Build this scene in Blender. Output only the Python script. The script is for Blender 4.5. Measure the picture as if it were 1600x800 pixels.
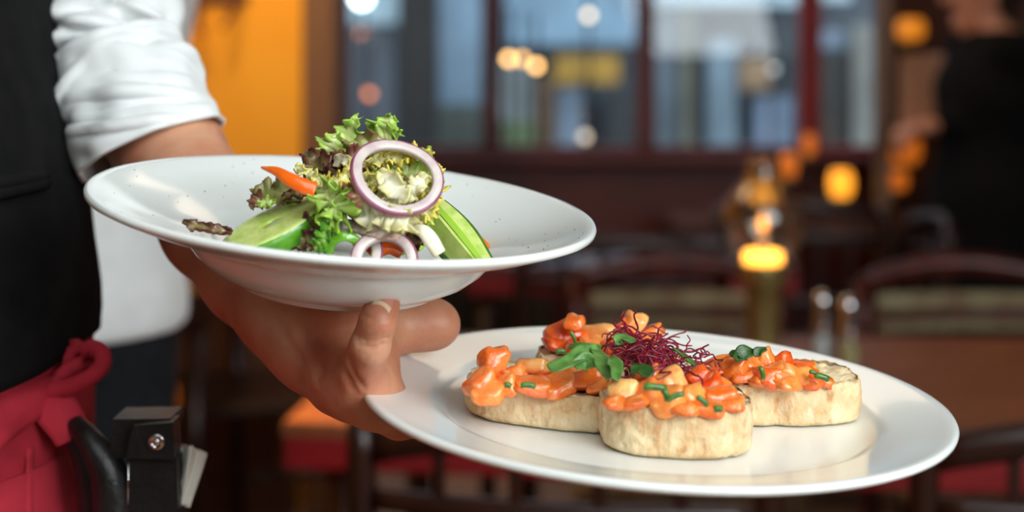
import bpy, math, random
import numpy as np
from mathutils import Matrix, Vector, noise as mnoise
from mathutils.bvhtree import BVHTree
C = bpy.context.scene.collection
PI = math.pi
random.seed(7); RS = np.random.RandomState(7)
for o in list(bpy.data.objects): bpy.data.objects.remove(o)

# ------------------------------------------------------------------ camera, world, lights, exposure
F_PX, HORIZON, CAM_Z = 2400.0, 100.0, 1.25
sc = bpy.context.scene
cd = bpy.data.cameras.new('camera'); cam = bpy.data.objects.new('camera', cd); C.objects.link(cam)
cam.location = (0, 0, CAM_Z); cam.rotation_euler = (PI/2, 0, 0)
cd.sensor_width = 36.0; cd.lens = 36.0*F_PX/1600; cd.shift_y = -(400-HORIZON)/1600.0
cd.clip_start = 0.02; cd.clip_end = 200
cd.dof.use_dof = True; cd.dof.focus_distance = 0.722; cd.dof.aperture_fstop = 4.8
sc.camera = cam
sc.view_settings.view_transform = 'Standard'; sc.view_settings.look = 'None'
sc.view_settings.exposure = 0.0; sc.view_settings.gamma = 1.0; sc.view_settings.use_curve_mapping = False
sc.cycles.use_denoising = True
sc.cycles.max_bounces = 10; sc.cycles.transparent_max_bounces = 12
sc.cycles.sample_clamp_indirect = 4.0
w = bpy.data.worlds.new('world'); sc.world = w; w.use_nodes = True
nt = w.node_tree; bg = nt.nodes['Background']
tc = nt.nodes.new('ShaderNodeTexCoord'); sx = nt.nodes.new('ShaderNodeSeparateXYZ'); cr = nt.nodes.new('ShaderNodeValToRGB')
nt.links.new(tc.outputs['Generated'], sx.inputs[0]); nt.links.new(sx.outputs['Z'], cr.inputs[0]); nt.links.new(cr.outputs[0], bg.inputs[0])
cr.color_ramp.elements[0].color = (0.60, 0.65, 0.69, 1); cr.color_ramp.elements[1].color = (0.42, 0.50, 0.58, 1)
bg.inputs[1].default_value = 4.2

def aim(o, target):
    o.rotation_euler = (Vector(target)-o.location).to_track_quat('-Z', 'Y').to_euler()
def area(name, loc, target, size, power, col, size_y=None):
    l = bpy.data.lights.new(name, 'AREA'); l.energy = power; l.color = col; l.size = size
    if size_y: l.shape = 'RECTANGLE'; l.size_y = size_y
    o = bpy.data.objects.new(name, l); C.objects.link(o); o.location = loc; aim(o, target); return o
def point(name, loc, power, col, r=0.03):
    l = bpy.data.lights.new(name, 'POINT'); l.energy = power; l.color = col; l.shadow_soft_size = r
    o = bpy.data.objects.new(name, l); C.objects.link(o); o.location = loc; return o
area('front_key_light', (1.40, -0.75, 1.80), (0, 0.75, 1.12), 1.3, 45, (0.92, 0.985, 1.0), 1.0)  # added key light for the foreground; no window stands here
area('top_fill_light', (0.45, -0.35, 2.8), (0.05, 0.8, 1.0), 2.2, 62, (0.91, 0.985, 1.0))  # added overhead fill that brightens the plates
area('warm_fill_light', (0.7, 3.9, 2.8), (0.7, 3.9, 0), 1.4, 10, (1.0, 0.76, 0.54))  # added warm fill over the back of the room
area('corner_fill_light', (-1.2, 3.2, 2.8), (-1.0, 3.3, 0), 0.8, 9, (1.0, 0.66, 0.38))  # added warm fill that lifts the dark left background
def spot(name, loc, target, power, col, deg, r=0.04):
    l = bpy.data.lights.new(name, 'SPOT'); l.energy = power; l.color = col; l.spot_size = math.radians(deg); l.spot_blend = .9; l.shadow_soft_size = r
    o = bpy.data.objects.new(name, l); C.objects.link(o); o.location = loc; aim(o, target); return o
spot('orange_wall_light', (-0.78, 3.45, 2.15), (-0.72, 4.2, 1.66), 48, (1.0, 0.76, 0.36), 100)
spot('table_corner_light', (-0.42, 2.30, 2.2), (-0.24, 2.36, .75), 230, (1.0, 0.56, 0.18), 34)

# ------------------------------------------------------------------ helpers
def P(px, py, d):
    return np.array([(px-800)/F_PX*d, d, CAM_Z-(py-HORIZON)/F_PX*d])
def lin(c):
    return tuple(((x/255)/12.92 if x/255 <= 0.04045 else ((x/255+0.055)/1.055)**2.4) for x in c)
def new_mat(name):
    m = bpy.data.materials.new(name); m.use_nodes = True
    return m, m.node_tree, m.node_tree.nodes['Principled BSDF']
def mat(name, c1, c2=None, scale=20, rough=0.5, bump=0.0, bscale=None, stretch=(1, 1, 1), spec=0.5, sss=0.0, sssr=(1, .3, .2), metal=0.0,
        detail=4, lo=0.35, hi=0.65, coat=0.0, trans=0.0, emit=None, estr=0, bdist=0.002, sheen=0, sscale=0.006, attr=None, rnd=0.0):
    m, t, b = new_mat(name); N = t.nodes; L = t.links
    c1 = lin(c1); b.inputs['Base Color'].default_value = (*c1, 1)
    b.inputs['Roughness'].default_value = rough; b.inputs['Metallic'].default_value = metal
    b.inputs['Specular IOR Level'].default_value = spec; b.inputs['Coat Weight'].default_value = coat
    b.inputs['Sheen Weight'].default_value = sheen; b.inputs['Transmission Weight'].default_value = trans
    if sss: b.inputs['Subsurface Weight'].default_value = sss; b.inputs['Subsurface Radius'].default_value = sssr; b.inputs['Subsurface Scale'].default_value = sscale
    if emit: b.inputs['Emission Color'].default_value = (*lin(emit), 1); b.inputs['Emission Strength'].default_value = estr
    if c2 or bump:
        co = N.new('ShaderNodeTexCoord'); mp = N.new('ShaderNodeMapping'); mp.inputs['Scale'].default_value = stretch
        L.new(co.outputs['Object'], mp.inputs[0])
    if c2:
        n = N.new('ShaderNodeTexNoise'); n.inputs['Scale'].default_value = scale; n.inputs['Detail'].default_value = detail
        r = N.new('ShaderNodeValToRGB'); e = r.color_ramp.elements
        e[0].position = lo; e[1].position = hi; e[0].color = (*c1, 1); e[1].color = (*lin(c2), 1)
        L.new(mp.outputs[0], n.inputs['Vector'])
        src = n.outputs['Fac']
        if attr:
            a = N.new('ShaderNodeAttribute'); a.attribute_name = attr
            ma = N.new('ShaderNodeMath'); ma.operation = 'MULTIPLY_ADD'; ma.inputs[1].default_value = 0.35; L.new(src, ma.inputs[0]); L.new(a.outputs['Fac'], ma.inputs[2]); src = ma.outputs[0]
        if rnd:
            oi = N.new('ShaderNodeObjectInfo'); mr = N.new('ShaderNodeMath'); mr.operation = 'MULTIPLY_ADD'; mr.inputs[1].default_value = rnd
            L.new(oi.outputs['Random'], mr.inputs[0]); L.new(src, mr.inputs[2]); src = mr.outputs[0]
        L.new(src, r.inputs[0]); L.new(r.outputs[0], b.inputs['Base Color'])
    if bump:
        n2 = N.new('ShaderNodeTexNoise'); n2.inputs['Scale'].default_value = bscale or scale*3; n2.inputs['Detail'].default_value = 5
        L.new(mp.outputs[0], n2.inputs['Vector'])
        bp = N.new('ShaderNodeBump'); bp.inputs['Strength'].default_value = bump; bp.inputs['Distance'].default_value = bdist
        L.new(n2.outputs['Fac'], bp.inputs['Height']); L.new(bp.outputs[0], b.inputs['Normal'])
    return m
def pane_mat(name, tint=(1, 1, 1), gloss=0.08):
    m, t, b = new_mat(name); N = t.nodes; L = t.links; N.remove(b)
    tr = N.new('ShaderNodeBsdfTransparent'); tr.inputs[0].default_value = (*tint, 1)
    gl = N.new('ShaderNodeBsdfGlossy'); gl.inputs['Roughness'].default_value = 0.02
    fr = N.new('ShaderNodeLayerWeight'); fr.inputs[0].default_value = 0.25
    mm = N.new('ShaderNodeMath'); mm.operation = 'MULTIPLY_ADD'; mm.inputs[1].default_value = 0.6; mm.inputs[2].default_value = gloss
    L.new(fr.outputs['Facing'], mm.inputs[0])
    mx = N.new('ShaderNodeMixShader'); L.new(mm.outputs[0], mx.inputs[0]); L.new(tr.outputs[0], mx.inputs[1]); L.new(gl.outputs[0], mx.inputs[2])
    L.new(mx.outputs[0], N['Material Output'].inputs[0]); return m

def mesh_data(name, v, f, m=None, smooth=True, attrs=None):
    me = bpy.data.meshes.new(name)
    v = np.asarray(v, float)
    me.from_pydata(v.tolist(), [], [tuple(int(i) for i in q) for q in f])
    if smooth: me.polygons.foreach_set('use_smooth', [True]*len(me.polygons))
    if m: me.materials.append(m)
    if attrs:
        for k, a in attrs.items():
            at = me.attributes.new(k, 'FLOAT', 'POINT'); at.data.foreach_set('value', np.asarray(a, np.float32))
    me.update(); return me
def tag(o, label=None, cat=None, group=None, kind=None):
    if label: o['label'] = label
    if cat: o['category'] = cat
    if group: o['group'] = group
    if kind: o['kind'] = kind
    return o
def link(name, me, parent=None, world=True):
    o = bpy.data.objects.new(name, me); C.objects.link(o)
    if parent is not None:
        o.parent = parent
        if world: o.matrix_parent_inverse = parent.matrix_basis.inverted()
    return o
def mk(name, v, f, m, parent=None, smooth=True, world=True, attrs=None):
    return link(name, mesh_data(name, v, f, m, smooth, attrs), parent, world)
def thing(name, label, cat, loc=(0, 0, 0), rz=0, group=None):
    o = bpy.data.objects.new(name, None); C.objects.link(o); o.empty_display_size = 0.02
    o.location = loc; o.rotation_euler = (0, 0, rz)
    o.matrix_basis = Matrix.Translation(Vector(loc)) @ Matrix.Rotation(rz, 4, 'Z')
    return tag(o, label, cat, group)
def centered(name, v, f, m, label=None, cat=None, group=None, kind=None, smooth=True, attrs=None):
    """a thing that is one mesh, its origin moved to the bottom centre of its geometry"""
    v = np.asarray(v, float); c = (v.min(0)+v.max(0))/2; c[2] = v[:, 2].min()
    o = mk(name, v-c, f, m, None, smooth, attrs=attrs); o.location = c
    return tag(o, label, cat, group, kind)
def copy_tree(o, parent=None):
    c = o.copy(); C.objects.link(c)
    if parent: c.parent = parent
    for ch in list(o.children): copy_tree(ch, c)
    return c
def merge(parts):
    V, F, n = [], [], 0
    for v, f in parts:
        v = np.asarray(v); V.append(v); F += [tuple(i+n for i in q) for q in f]; n += len(v)
    return np.vstack(V), F
def box(c, s, rz=0, bev=0.0):
    """a box with chamfered edges"""
    hx, hy, hz = [max(x/2, 1e-5) for x in s]; b = min(bev, hx*.9, hy*.9, hz*.9)
    if b <= 0:
        v = np.array([(x, y, z) for z in (-hz, hz) for x, y in ((-hx, -hy), (hx, -hy), (hx, hy), (-hx, hy))])
        f = [(0, 3, 2, 1), (4, 5, 6, 7), (0, 1, 5, 4), (1, 2, 6, 5), (2, 3, 7, 6), (3, 0, 4, 7)]
    else:
        def ring(ix, iy, z):
            return [(-ix+b, -iy, z), (ix-b, -iy, z), (ix, -iy+b, z), (ix, iy-b, z), (ix-b, iy, z), (-ix+b, iy, z), (-ix, iy-b, z), (-ix, -iy+b, z)]
        v = np.array(ring(hx-b, hy-b, -hz)+ring(hx, hy, -hz+b)+ring(hx, hy, hz-b)+ring(hx-b, hy-b, hz))
        f = [tuple(range(7, -1, -1)), tuple(range(24, 32))]
        for k in range(3):
            for i in range(8):
                j = (i+1) % 8; f.append((k*8+i, k*8+j, (k+1)*8+j, (k+1)*8+i))
    c0, s0 = math.cos(rz), math.sin(rz)
    v = v @ np.array([[c0, s0, 0], [-s0, c0, 0], [0, 0, 1]]) + np.array(c)
    return v, f
def lathe(prof, n=64, closed=False):
    v, f = [], []
    m = len(prof)
    for r, z in prof:
        for i in range(n):
            a = 2*PI*i/n; v.append((r*math.cos(a), r*math.sin(a), z))
    for k in range(m if closed else m-1):
        for i in range(n):
            j = (i+1) % n; k2 = (k+1) % m
            f.append((k*n+i, k*n+j, k2*n+j, k2*n+i))
    if not closed:
        if prof[0][0] > 1e-6: f.append(tuple(range(n-1, -1, -1)))
        if prof[-1][0] > 1e-6: f.append(tuple((m-1)*n+i for i in range(n)))
    return np.array(v, float), f
def smoothpath(pts, n):
    """Catmull-Rom through pts, n samples"""
    p = np.array(pts, float)
    if len(p) == 2: t = np.linspace(0, 1, n)[:, None]; return p[0]*(1-t)+p[1]*t
    q = np.vstack([2*p[0]-p[1], p, 2*p[-1]-p[-2]]); out = []
    for u in np.linspace(0, len(p)-1-1e-9, n):
        i = int(u); t = u-i; a, b, c, d = q[i:i+4]
        out.append(0.5*((2*b)+(-a+c)*t+(2*a-5*b+4*c-d)*t*t+(-a+3*b-3*c+d)*t**3))
    return np.array(out)
def tube(path, r, n=8, flat=None, cap=True):
    path = np.asarray(path, float); m = len(path); r = np.broadcast_to(np.asarray(r, float), (m,))
    T = np.gradient(path, axis=0); T /= np.linalg.norm(T, axis=1)[:, None]+1e-12
    up = np.array([0, 0, 1.0]) if abs(T[0, 2]) < .9 else np.array([1.0, 0, 0])
    v = []; s = np.cross(T[0], up); s /= np.linalg.norm(s)
    for i in range(m):
        s = s-T[i]*np.dot(s, T[i]); s /= np.linalg.norm(s)+1e-12; b = np.cross(T[i], s)
        for k in range(n):
            a = 2*PI*k/n; fa, fb = (1, 1) if flat is None else flat
            v.append(path[i]+r[i]*(fa*math.cos(a)*s+fb*math.sin(a)*b))
    f = []
    for i in range(m-1):
        for k in range(n):
            j = (k+1) % n; f.append((i*n+k, i*n+j, (i+1)*n+j, (i+1)*n+k))
    if cap: f += [tuple(range(n-1, -1, -1)), tuple((m-1)*n+k for k in range(n))]
    return np.array(v), f
def grid_faces(nu, nv, wrap=False):
    f = []
    for i in range(nu-1):
        for j in range(nv if wrap else nv-1):
            k = (j+1) % nv; f.append((i*nv+j, i*nv+k, (i+1)*nv+k, (i+1)*nv+j))
    return f
def thicken(v, f, nu, nv, t, wrap=False):
    """a closed shell from a grid sheet"""
    v = np.asarray(v, float); g = v.reshape(nu, nv, 3)
    du = np.gradient(g, axis=0)
    dv = (np.roll(g, -1, 1)-np.roll(g, 1, 1)) if wrap else np.gradient(g, axis=1)
    n = np.cross(du, dv); n /= np.linalg.norm(n, axis=2)[..., None]+1e-12
    v2 = (g-n*t).reshape(-1, 3); N = len(v)
    F = [tuple(q) for q in f]+[tuple(N+i for i in q[::-1]) for q in f]
    def idx(i, j): return i*nv+j
    for j in range(nv if wrap else nv-1):
        k = (j+1) % nv
        F.append((idx(0, k), idx(0, j), N+idx(0, j), N+idx(0, k)))
        F.append((idx(nu-1, j), idx(nu-1, k), N+idx(nu-1, k), N+idx(nu-1, j)))
    if not wrap:
        for i in range(nu-1):
            F.append((idx(i, 0), idx(i+1, 0), N+idx(i+1, 0), N+idx(i, 0)))
            F.append((idx(i+1, nv-1), idx(i, nv-1), N+idx(i, nv-1), N+idx(i+1, nv-1)))
    return np.vstack([v, v2]), F

# signed-distance bodies -> one continuous surface (surface nets)
def cone_d(X, p0, p1, r0, r1):
    ab = p1-p0; L2 = float(ab@ab)+1e-12
    t = np.clip(((X-p0)@ab)/L2, 0, 1)
    return np.linalg.norm(X-p0-t[..., None]*ab, axis=-1)-(r0+(r1-r0)*t)
def smin(a, b, k):
    h = np.clip(.5+.5*(a-b)/k, 0, 1); return a*(1-h)+b*h-k*h*(1-h)
def chain(pts, k=0.004):
    """pts: list of (xyz, r)"""
    return [(np.array(a[0], float), np.array(b[0], float), a[1], b[1], k) for a, b in zip(pts[:-1], pts[1:])]
def sdf_mesh(groups, vox, kj, cuts=()):
    """groups[0] is the trunk; every other group is blended into it but not into its neighbours"""
    allp = [q for g in groups for q in g]
    lo = np.min([np.minimum(p[0]-p[2], p[1]-p[3]) for p in allp], 0)-3*vox
    hi = np.max([np.maximum(p[0]+p[2], p[1]+p[3]) for p in allp], 0)+3*vox
    lo = np.min([np.minimum(p[0], p[1])-max(p[2], p[3]) for p in allp], 0)-3*vox
    hi = np.max([np.maximum(p[0], p[1])+max(p[2], p[3]) for p in allp], 0)+3*vox
    n = np.ceil((hi-lo)/vox).astype(int)+1
    ax = [lo[i]+vox*np.arange(n[i]) for i in range(3)]
    BIG = 0.2
    def field(g):
        D = np.full(n, BIG)
        for p0, p1, r0, r1, k in g:
            a = np.minimum(p0, p1)-max(r0, r1)-.02-k; b = np.maximum(p0, p1)+max(r0, r1)+.02+k
            i0 = np.clip(((a-lo)/vox).astype(int), 0, n-1); i1 = np.clip(((b-lo)/vox).astype(int)+2, 1, n)
            s = tuple(slice(i0[i], i1[i]) for i in range(3))
            X = np.stack(np.meshgrid(*[ax[i][s[i]] for i in range(3)], indexing='ij'), -1)
            D[s] = smin(D[s], cone_d(X, p0, p1, r0, r1), k)
        return D
    T = field(groups[0]); D = T.copy()
    for g in groups[1:]: D = np.minimum(D, smin(T, field(g), kj))
    if cuts:
        X = np.stack(np.meshgrid(*ax, indexing='ij'), -1)
        for p, nrm in cuts: D = np.maximum(D, (X-np.array(p))@np.array(nrm))
    # surface nets
    S = D < 0
    c = np.zeros(np.array(n)-1, int)
    acc = np.zeros(tuple(np.array(n)-1)+(3,)); cnt = np.zeros(np.array(n)-1)
    m = np.array(n)-1
    for ax_ in range(3):
        o1, o2 = [i for i in range(3) if i != ax_]
        for d1 in (0, 1):
            for d2 in (0, 1):
                a0 = [0, 0, 0]; a0[o1] = d1; a0[o2] = d2; a1 = list(a0); a1[ax_] = 1
                A = D[a0[0]:a0[0]+m[0], a0[1]:a0[1]+m[1], a0[2]:a0[2]+m[2]]
                B = D[a1[0]:a1[0]+m[0], a1[1]:a1[1]+m[1], a1[2]:a1[2]+m[2]]
                x = (A < 0) != (B < 0)
                t = np.where(x, A/np.where(x, A-B, 1), 0)
                for i in range(3):
                    acc[..., i] += np.where(x, a0[i]+(t if i == ax_ else 0), 0)
                cnt += x
    act = cnt > 0
    idx = -np.ones(m, int); idx[act] = np.arange(act.sum())
    V = acc[act]/cnt[act][:, None]; V = lo+vox*(V+np.argwhere(act))
    F = []
    for ax_ in range(3):
        o1, o2 = [(1, 2), (2, 0), (0, 1)][ax_]
        sl0 = [slice(None)]*3; sl1 = [slice(None)]*3
        sl0[ax_] = slice(0, n[ax_]-1); sl1[ax_] = slice(1, n[ax_])
        for q in (o1, o2): sl0[q] = slice(1, n[q]-1); sl1[q] = slice(1, n[q]-1)
        a = S[tuple(sl0)]; b = S[tuple(sl1)]
        for flip, msk in ((False, a & ~b), (True, ~a & b)):
            e = np.argwhere(msk)
            if not len(e): continue
            e[:, o1] += 1; e[:, o2] += 1
            def cell(d1, d2):
                q = e.copy(); q[:, o1] -= d1; q[:, o2] -= d2
                return idx[q[:, 0], q[:, 1], q[:, 2]]
            Q = np.stack([cell(1, 1), cell(0, 1), cell(0, 0), cell(1, 0)], 1)
            F.append(Q[:, ::-1] if flip else Q)
    return V, np.vstack(F).tolist()

# ------------------------------------------------------------------ materials
M = {}
M['china'] = mat('white glazed china', (236, 240, 237), rough=0.13, spec=0.55, coat=0.25)
M['skin'] = mat('skin', (214, 158, 126), (192, 118, 88), 26, 0.46, 0.35, 420, sss=0.12, sssr=(1, .35, .2), sscale=0.004, bdist=0.0008)
M['nail'] = mat('fingernail', (206, 132, 116), rough=.28)
M['nail_edge'] = mat('fingernail edge', (232, 205, 170), rough=0.35)
M['shirt'] = mat('white cotton', (232, 234, 233), (222, 224, 224), 30, 0.85, 0.15, 900, sheen=.2, bdist=0.0004)
M['vest'] = mat('charcoal wool', (18, 18, 19), (25, 24, 24), 60, 0.95, 0.3, 1200, spec=0.1, bdist=0.0004)
M['trouser'] = mat('black trousers', (22, 24, 28), (30, 32, 36), 60, 0.9, spec=.2)
M['apron'] = mat('red apron cotton', (186, 46, 62), (160, 36, 50), 40, 0.85, 0.25, 900, spec=.25, bdist=0.0005)
M['leather'] = mat('black leather', (18, 18, 19), (30, 29, 28), 50, 0.42, 0.5, 260, bdist=0.001)
M['chrome'] = mat('chrome', (225, 225, 228), rough=0.15, metal=1)
M['paper'] = mat('white paper', (226, 224, 212), rough=.8)
M['hair'] = mat('dark hair', (35, 24, 18), (52, 36, 26), 60, .6, .6, 200)
M['wood_dark'] = mat('dark varnished wood', (32, 13, 9), (50, 22, 14), 9, 0.33, stretch=(1, 6, 1))
M['wood_red'] = mat('reddish varnished wood', (92, 28, 18), (66, 20, 13), 9, 0.35, stretch=(6, 1, 1))
M['table_top'] = mat('brown table top', (150, 88, 54), (118, 66, 40), 14, 0.42, stretch=(1, 5, 1))
M['red_paint'] = mat('red painted wood', (146, 16, 22), (122, 12, 18), 6, .5)
M['red_frame'] = mat('dark red window paint', (92, 20, 16), (76, 15, 12), 6, .5)
M['red_frame2'] = mat('bright red window paint', (140, 22, 22), (120, 18, 18), 6, .5)
M['wainscot'] = mat('oxblood wainscot', (84, 22, 17), (66, 17, 13), 5, .55)
M['orange'] = mat('orange plaster', (240, 166, 44), (232, 152, 36), 3, .85)
M['brown'] = mat('brown paint', (116, 78, 54), rough=.7)
M['floor'] = mat('brown floor boards', (150, 108, 80), (120, 84, 62), 6, .5, stretch=(1, 8, 1))
M['plaster'] = mat('dim plaster', (96, 90, 84), (86, 80, 76), 3, .9)
M['ceil'] = mat('ceiling paint', (140, 132, 122), rough=.9)
M['cushion'] = mat('pale printed upholstery', (150, 142, 110), (122, 96, 74), 16, .9)
M['brass'] = mat('aged brass', (168, 152, 92), (128, 116, 72), 12, .36, metal=.75)
M['glass'] = pane_mat('thin clear glass', (.97, .96, .93), .05)
M['pane'] = pane_mat('window glass', (.94, .96, .97), .018)
M['amber'] = mat('amber lit glass', (240, 150, 50), rough=.4, emit=(255, 150, 40), estr=.6)
M['flame'] = mat('candle flame', (255, 180, 90), emit=(255, 165, 75), estr=3.2)
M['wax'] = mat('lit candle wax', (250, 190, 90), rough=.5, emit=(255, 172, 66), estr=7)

# ------------------------------------------------------------------ the room
def struct(name, v, f, m, parent=None, smooth=False):
    o = mk(name, v, f, m, parent, smooth)
    if parent is None: o['kind'] = 'structure'
    return o
DW = 5.6
xw = lambda px, d: (px-800)/F_PX*d
zw = lambda py, d: CAM_Z-(py-HORIZON)/F_PX*d
struct('floor', *box((0, 1.55, -.05), (6.0, 8.5, .1)), M['floor'])
struct('ceiling', *box((0, 1.55, 2.95), (6.0, 8.5, .1)), M['ceil'])
struct('wall_front', *box((0, -2.65, 1.45), (6.0, .1, 3.1)), M['plaster'])
struct('wall_right', *box((3.0, 1.55, 1.45), (.1, 8.5, 3.1)), M['plaster'])
struct('wall_left', *box((-3.0, 1.55, 1.45), (.1, 8.5, 3.1)), M['orange'])
x0, xr = xw(474, 4.2), xw(1384, 5.2)
struct('wall_orange', *box(((x0-2.95)/2, 4.3, 1.45), (x0+2.95, .2, 2.9)), M['orange'])
struct('trim_3', *box(((x0-2.95)/2-.005, 4.19, .425), (x0+2.93, .03, .85), 0, .004), mat('brown wainscot', (92, 56, 36), (70, 42, 28), 6, .5, stretch=(6, 1, 1)))
struct('trim_1', *box((x0+.045, 4.29, 1.45), (.09, .24, 2.9), 0, .008), M['brown'])
struct('wall_back', *box((0, DW+.05, zw(242, DW)/2), (5.9, .16, zw(242, DW))), M['wainscot'])
struct('wall_back_top', *box((0, DW+.05, 2.6), (5.9, .16, .6)), M['wainscot'])
struct('trim_2', *box((0.6, DW-.06, zw(242, DW)-.012), (3.0, .16, .03), 0, .008), M['red_frame'])
struct('wall_brown', *box(((xr+2.95)/2, 5.3, 1.45), (2.95-xr, .16, 2.9)), mat('dark red brown paint', (74, 36, 24), (60, 28, 20), 3, .7))
edges = [532, 767, 1008, 1262, 1400]
for i in range(4):
    a, b = xw(edges[i], DW), xw(edges[i+1], DW); zb, zt = zw(240, DW), 2.31
    r = bpy.data.objects.new(f'window_{i+1}', None); C.objects.link(r); r['kind'] = 'structure'
    r.location = ((a+b)/2, DW, zb); r.matrix_basis = Matrix.Translation(r.location)
    fm = M['red_frame2'] if i == 3 else M['red_frame']
    wl = .045 if i == 3 else .031
    mk('stile', *box((a+wl/2, DW, (zb+zt)/2), (wl, .08, zt-zb), 0, .006), fm, r, False)
    mk('stile', *box((b-.0155, DW, (zb+zt)/2), (.031, .08, zt-zb), 0, .006), M['red_frame2'] if i == 2 else fm, r, False)
    mk('rail', *box(((a+b)/2, DW, zb+.015), (b-a-.064, .08, .03), 0, .005), fm, r, False)
    mk('rail', *box(((a+b)/2, DW, zt-.02), (b-a-.064, .08, .04), 0, .005), fm, r, False)
    mk('pane', *box(((a+b)/2, DW+.01, (zb+zt)/2), (b-a-.07, .004, zt-zb-.06)), M['pane'], r, False)

# ------------------------------------------------------------------ the street outside
struct('street', *box((0, 13.2, -.1), (30, 14.9, .1)), mat('wet asphalt', (70, 76, 84), (56, 62, 70), 3, .4))
Yf = 12.0
root = thing('shop_building', 'blue grey shop fronts across the street seen through the windows', 'building', (0.4, Yf+.3, -.05))
def fpanel(name, px0, py0, px1, py1, col, dy=0.0, th=.12, dist=None):
    d = (dist or Yf)-dy
    a, b = P(px0, py1, d), P(px1, py0, d)
    c2 = tuple(max(0, int(x*.78)) for x in col)
    return mk(name, *box(((a[0]+b[0])/2, d+th/2, (a[2]+b[2])/2), (b[0]-a[0], th, b[2]-a[2]), 0, .01), mat(name+' paint', col, c2, 1.6, .6), root, False)
mk('facade_wall', *box((.4, Yf+.55, 2.6), (16, .6, 5.4)), mat('blue grey render', (96, 104, 112), (76, 82, 88), .8, .8), root, False)
for nm, a, b, c, d, col, dy in [
    ('fascia', 540, -60, 625, 38, (178, 205, 215), .1), ('shop_window', 555, 45, 618, 205, (92, 100, 110), .05),
    ('pillar', 622, -80, 682, 330, (22, 23, 22), .4), ('shop_window', 686, -60, 752, 165, (132, 158, 178), .05), ('stall_riser', 684, 168, 752, 300, (88, 96, 88), .1),
    ('fascia', 790, -60, 992, 70, (136, 168, 190), .1), ('sign_rail', 790, 72, 992, 86, (56, 62, 66), .16), ('awning', 868, 88, 968, 132, (196, 150, 58), .5),
    ('shop_door', 836, 120, 868, 300, (122, 96, 70), .1), ('shop_window', 868, 140, 912, 300, (124, 142, 160), .05), ('pillar', 782, 86, 832, 190, (142, 152, 152), .1),
    ('shop_window', 948, 140, 990, 300, (62, 66, 68), .05), ('planter', 786, 190, 832, 300, (104, 122, 84), .3),
    ('fascia', 1016, -60, 1250, 10, (182, 206, 216), .1), ('shop_window', 1026, 24, 1064, 240, (118, 132, 142), .05), ('column', 1066, 16, 1084, 300, (112, 112, 96), .2),
    ('shop_window', 1104, 62, 1152, 240, (138, 160, 174), .05), ('shop_door', 1156, 92, 1206, 142, (168, 138, 106), .1), ('shop_window', 1182, 44, 1242, 92, (62, 70, 74), .08),
    ('shop_window', 1180, 152, 1238, 232, (132, 152, 176), .06), ('fascia', 1272, -60, 1330, 2, (190, 212, 220), .1), ('shop_window', 1284, 48, 1324, 76, (130, 150, 170), .06),
    ('shop_door', 1282, 84, 1330, 320, (52, 52, 48), .1), ('pillar', 1334, 40, 1366, 320, (142, 142, 134), .2)]:
    fpanel(nm, a, b, c, d, col, dy)
def glow_ball(px, py, d, label, r=.022, col=(255, 190, 110), e=5.0, group=None):  # small glowing balls, mostly standing in for reflections in the panes
    t = thing('window_glow', label, 'lamp', P(px, py, d)-np.array([0, 0, P(px, py, d)[2]+.05]), 0, group)
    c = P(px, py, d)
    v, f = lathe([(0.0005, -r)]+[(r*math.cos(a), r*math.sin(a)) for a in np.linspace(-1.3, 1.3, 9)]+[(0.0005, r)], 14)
    mk('glow_ball', v+c, f, mat('glow ball', col, emit=col, estr=e), t)
    gd = .02
    mk('glow_post', *tube([(c[0], c[1]+r+gd, -.05), (c[0], c[1]+r+gd, c[2]+.3)], .011, 8), M['trouser'], t)
    mk('bracket', *tube([(c[0], c[1]+r+gd, c[2]+r+.02), (c[0], c[1], c[2]+r+.02), (c[0], c[1], c[2]+r)], .005, 6), M['trouser'], t)
glow_ball(795, 92, 9.0, 'first of three warm stand-in glows seen in the second window', e=9)
glow_ball(816, 92, 9.4, 'second of three warm stand-in glows seen in the second window', e=6)
glow_ball(838, 103, 9.0, 'third and lowest of three warm stand-in glows in second window', e=9)
glow_ball(920, 24, 9.0, 'pale warm stand-in glow high in the second window', col=(240, 205, 160), e=5)
glow_ball(914, 214, 8.0, 'dim pale stand-in glow low in the second window', col=(225, 200, 170), e=2.4)
glow_ball(857, 240, 7.6, 'small amber stand-in for a reflection just above the second window sill', col=(255, 170, 90), e=2.5)
glow_ball(566, 52, 9.0, 'orange stand-in glow in the top of the first window', col=(255, 150, 90), e=2.6)
glow_ball(577, 147, 9.0, 'orange stand-in glow halfway down the first window', col=(255, 140, 80), e=2.6)
glow_ball(565, -4, 8.5, 'large white street lamp at the top edge of first window', r=.05, col=(235, 245, 245), e=9)
glow_ball(1208, 108, 9.0, 'faint grey stand-in glow near the red post of third window', col=(190, 195, 190), e=1.3)

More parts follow.
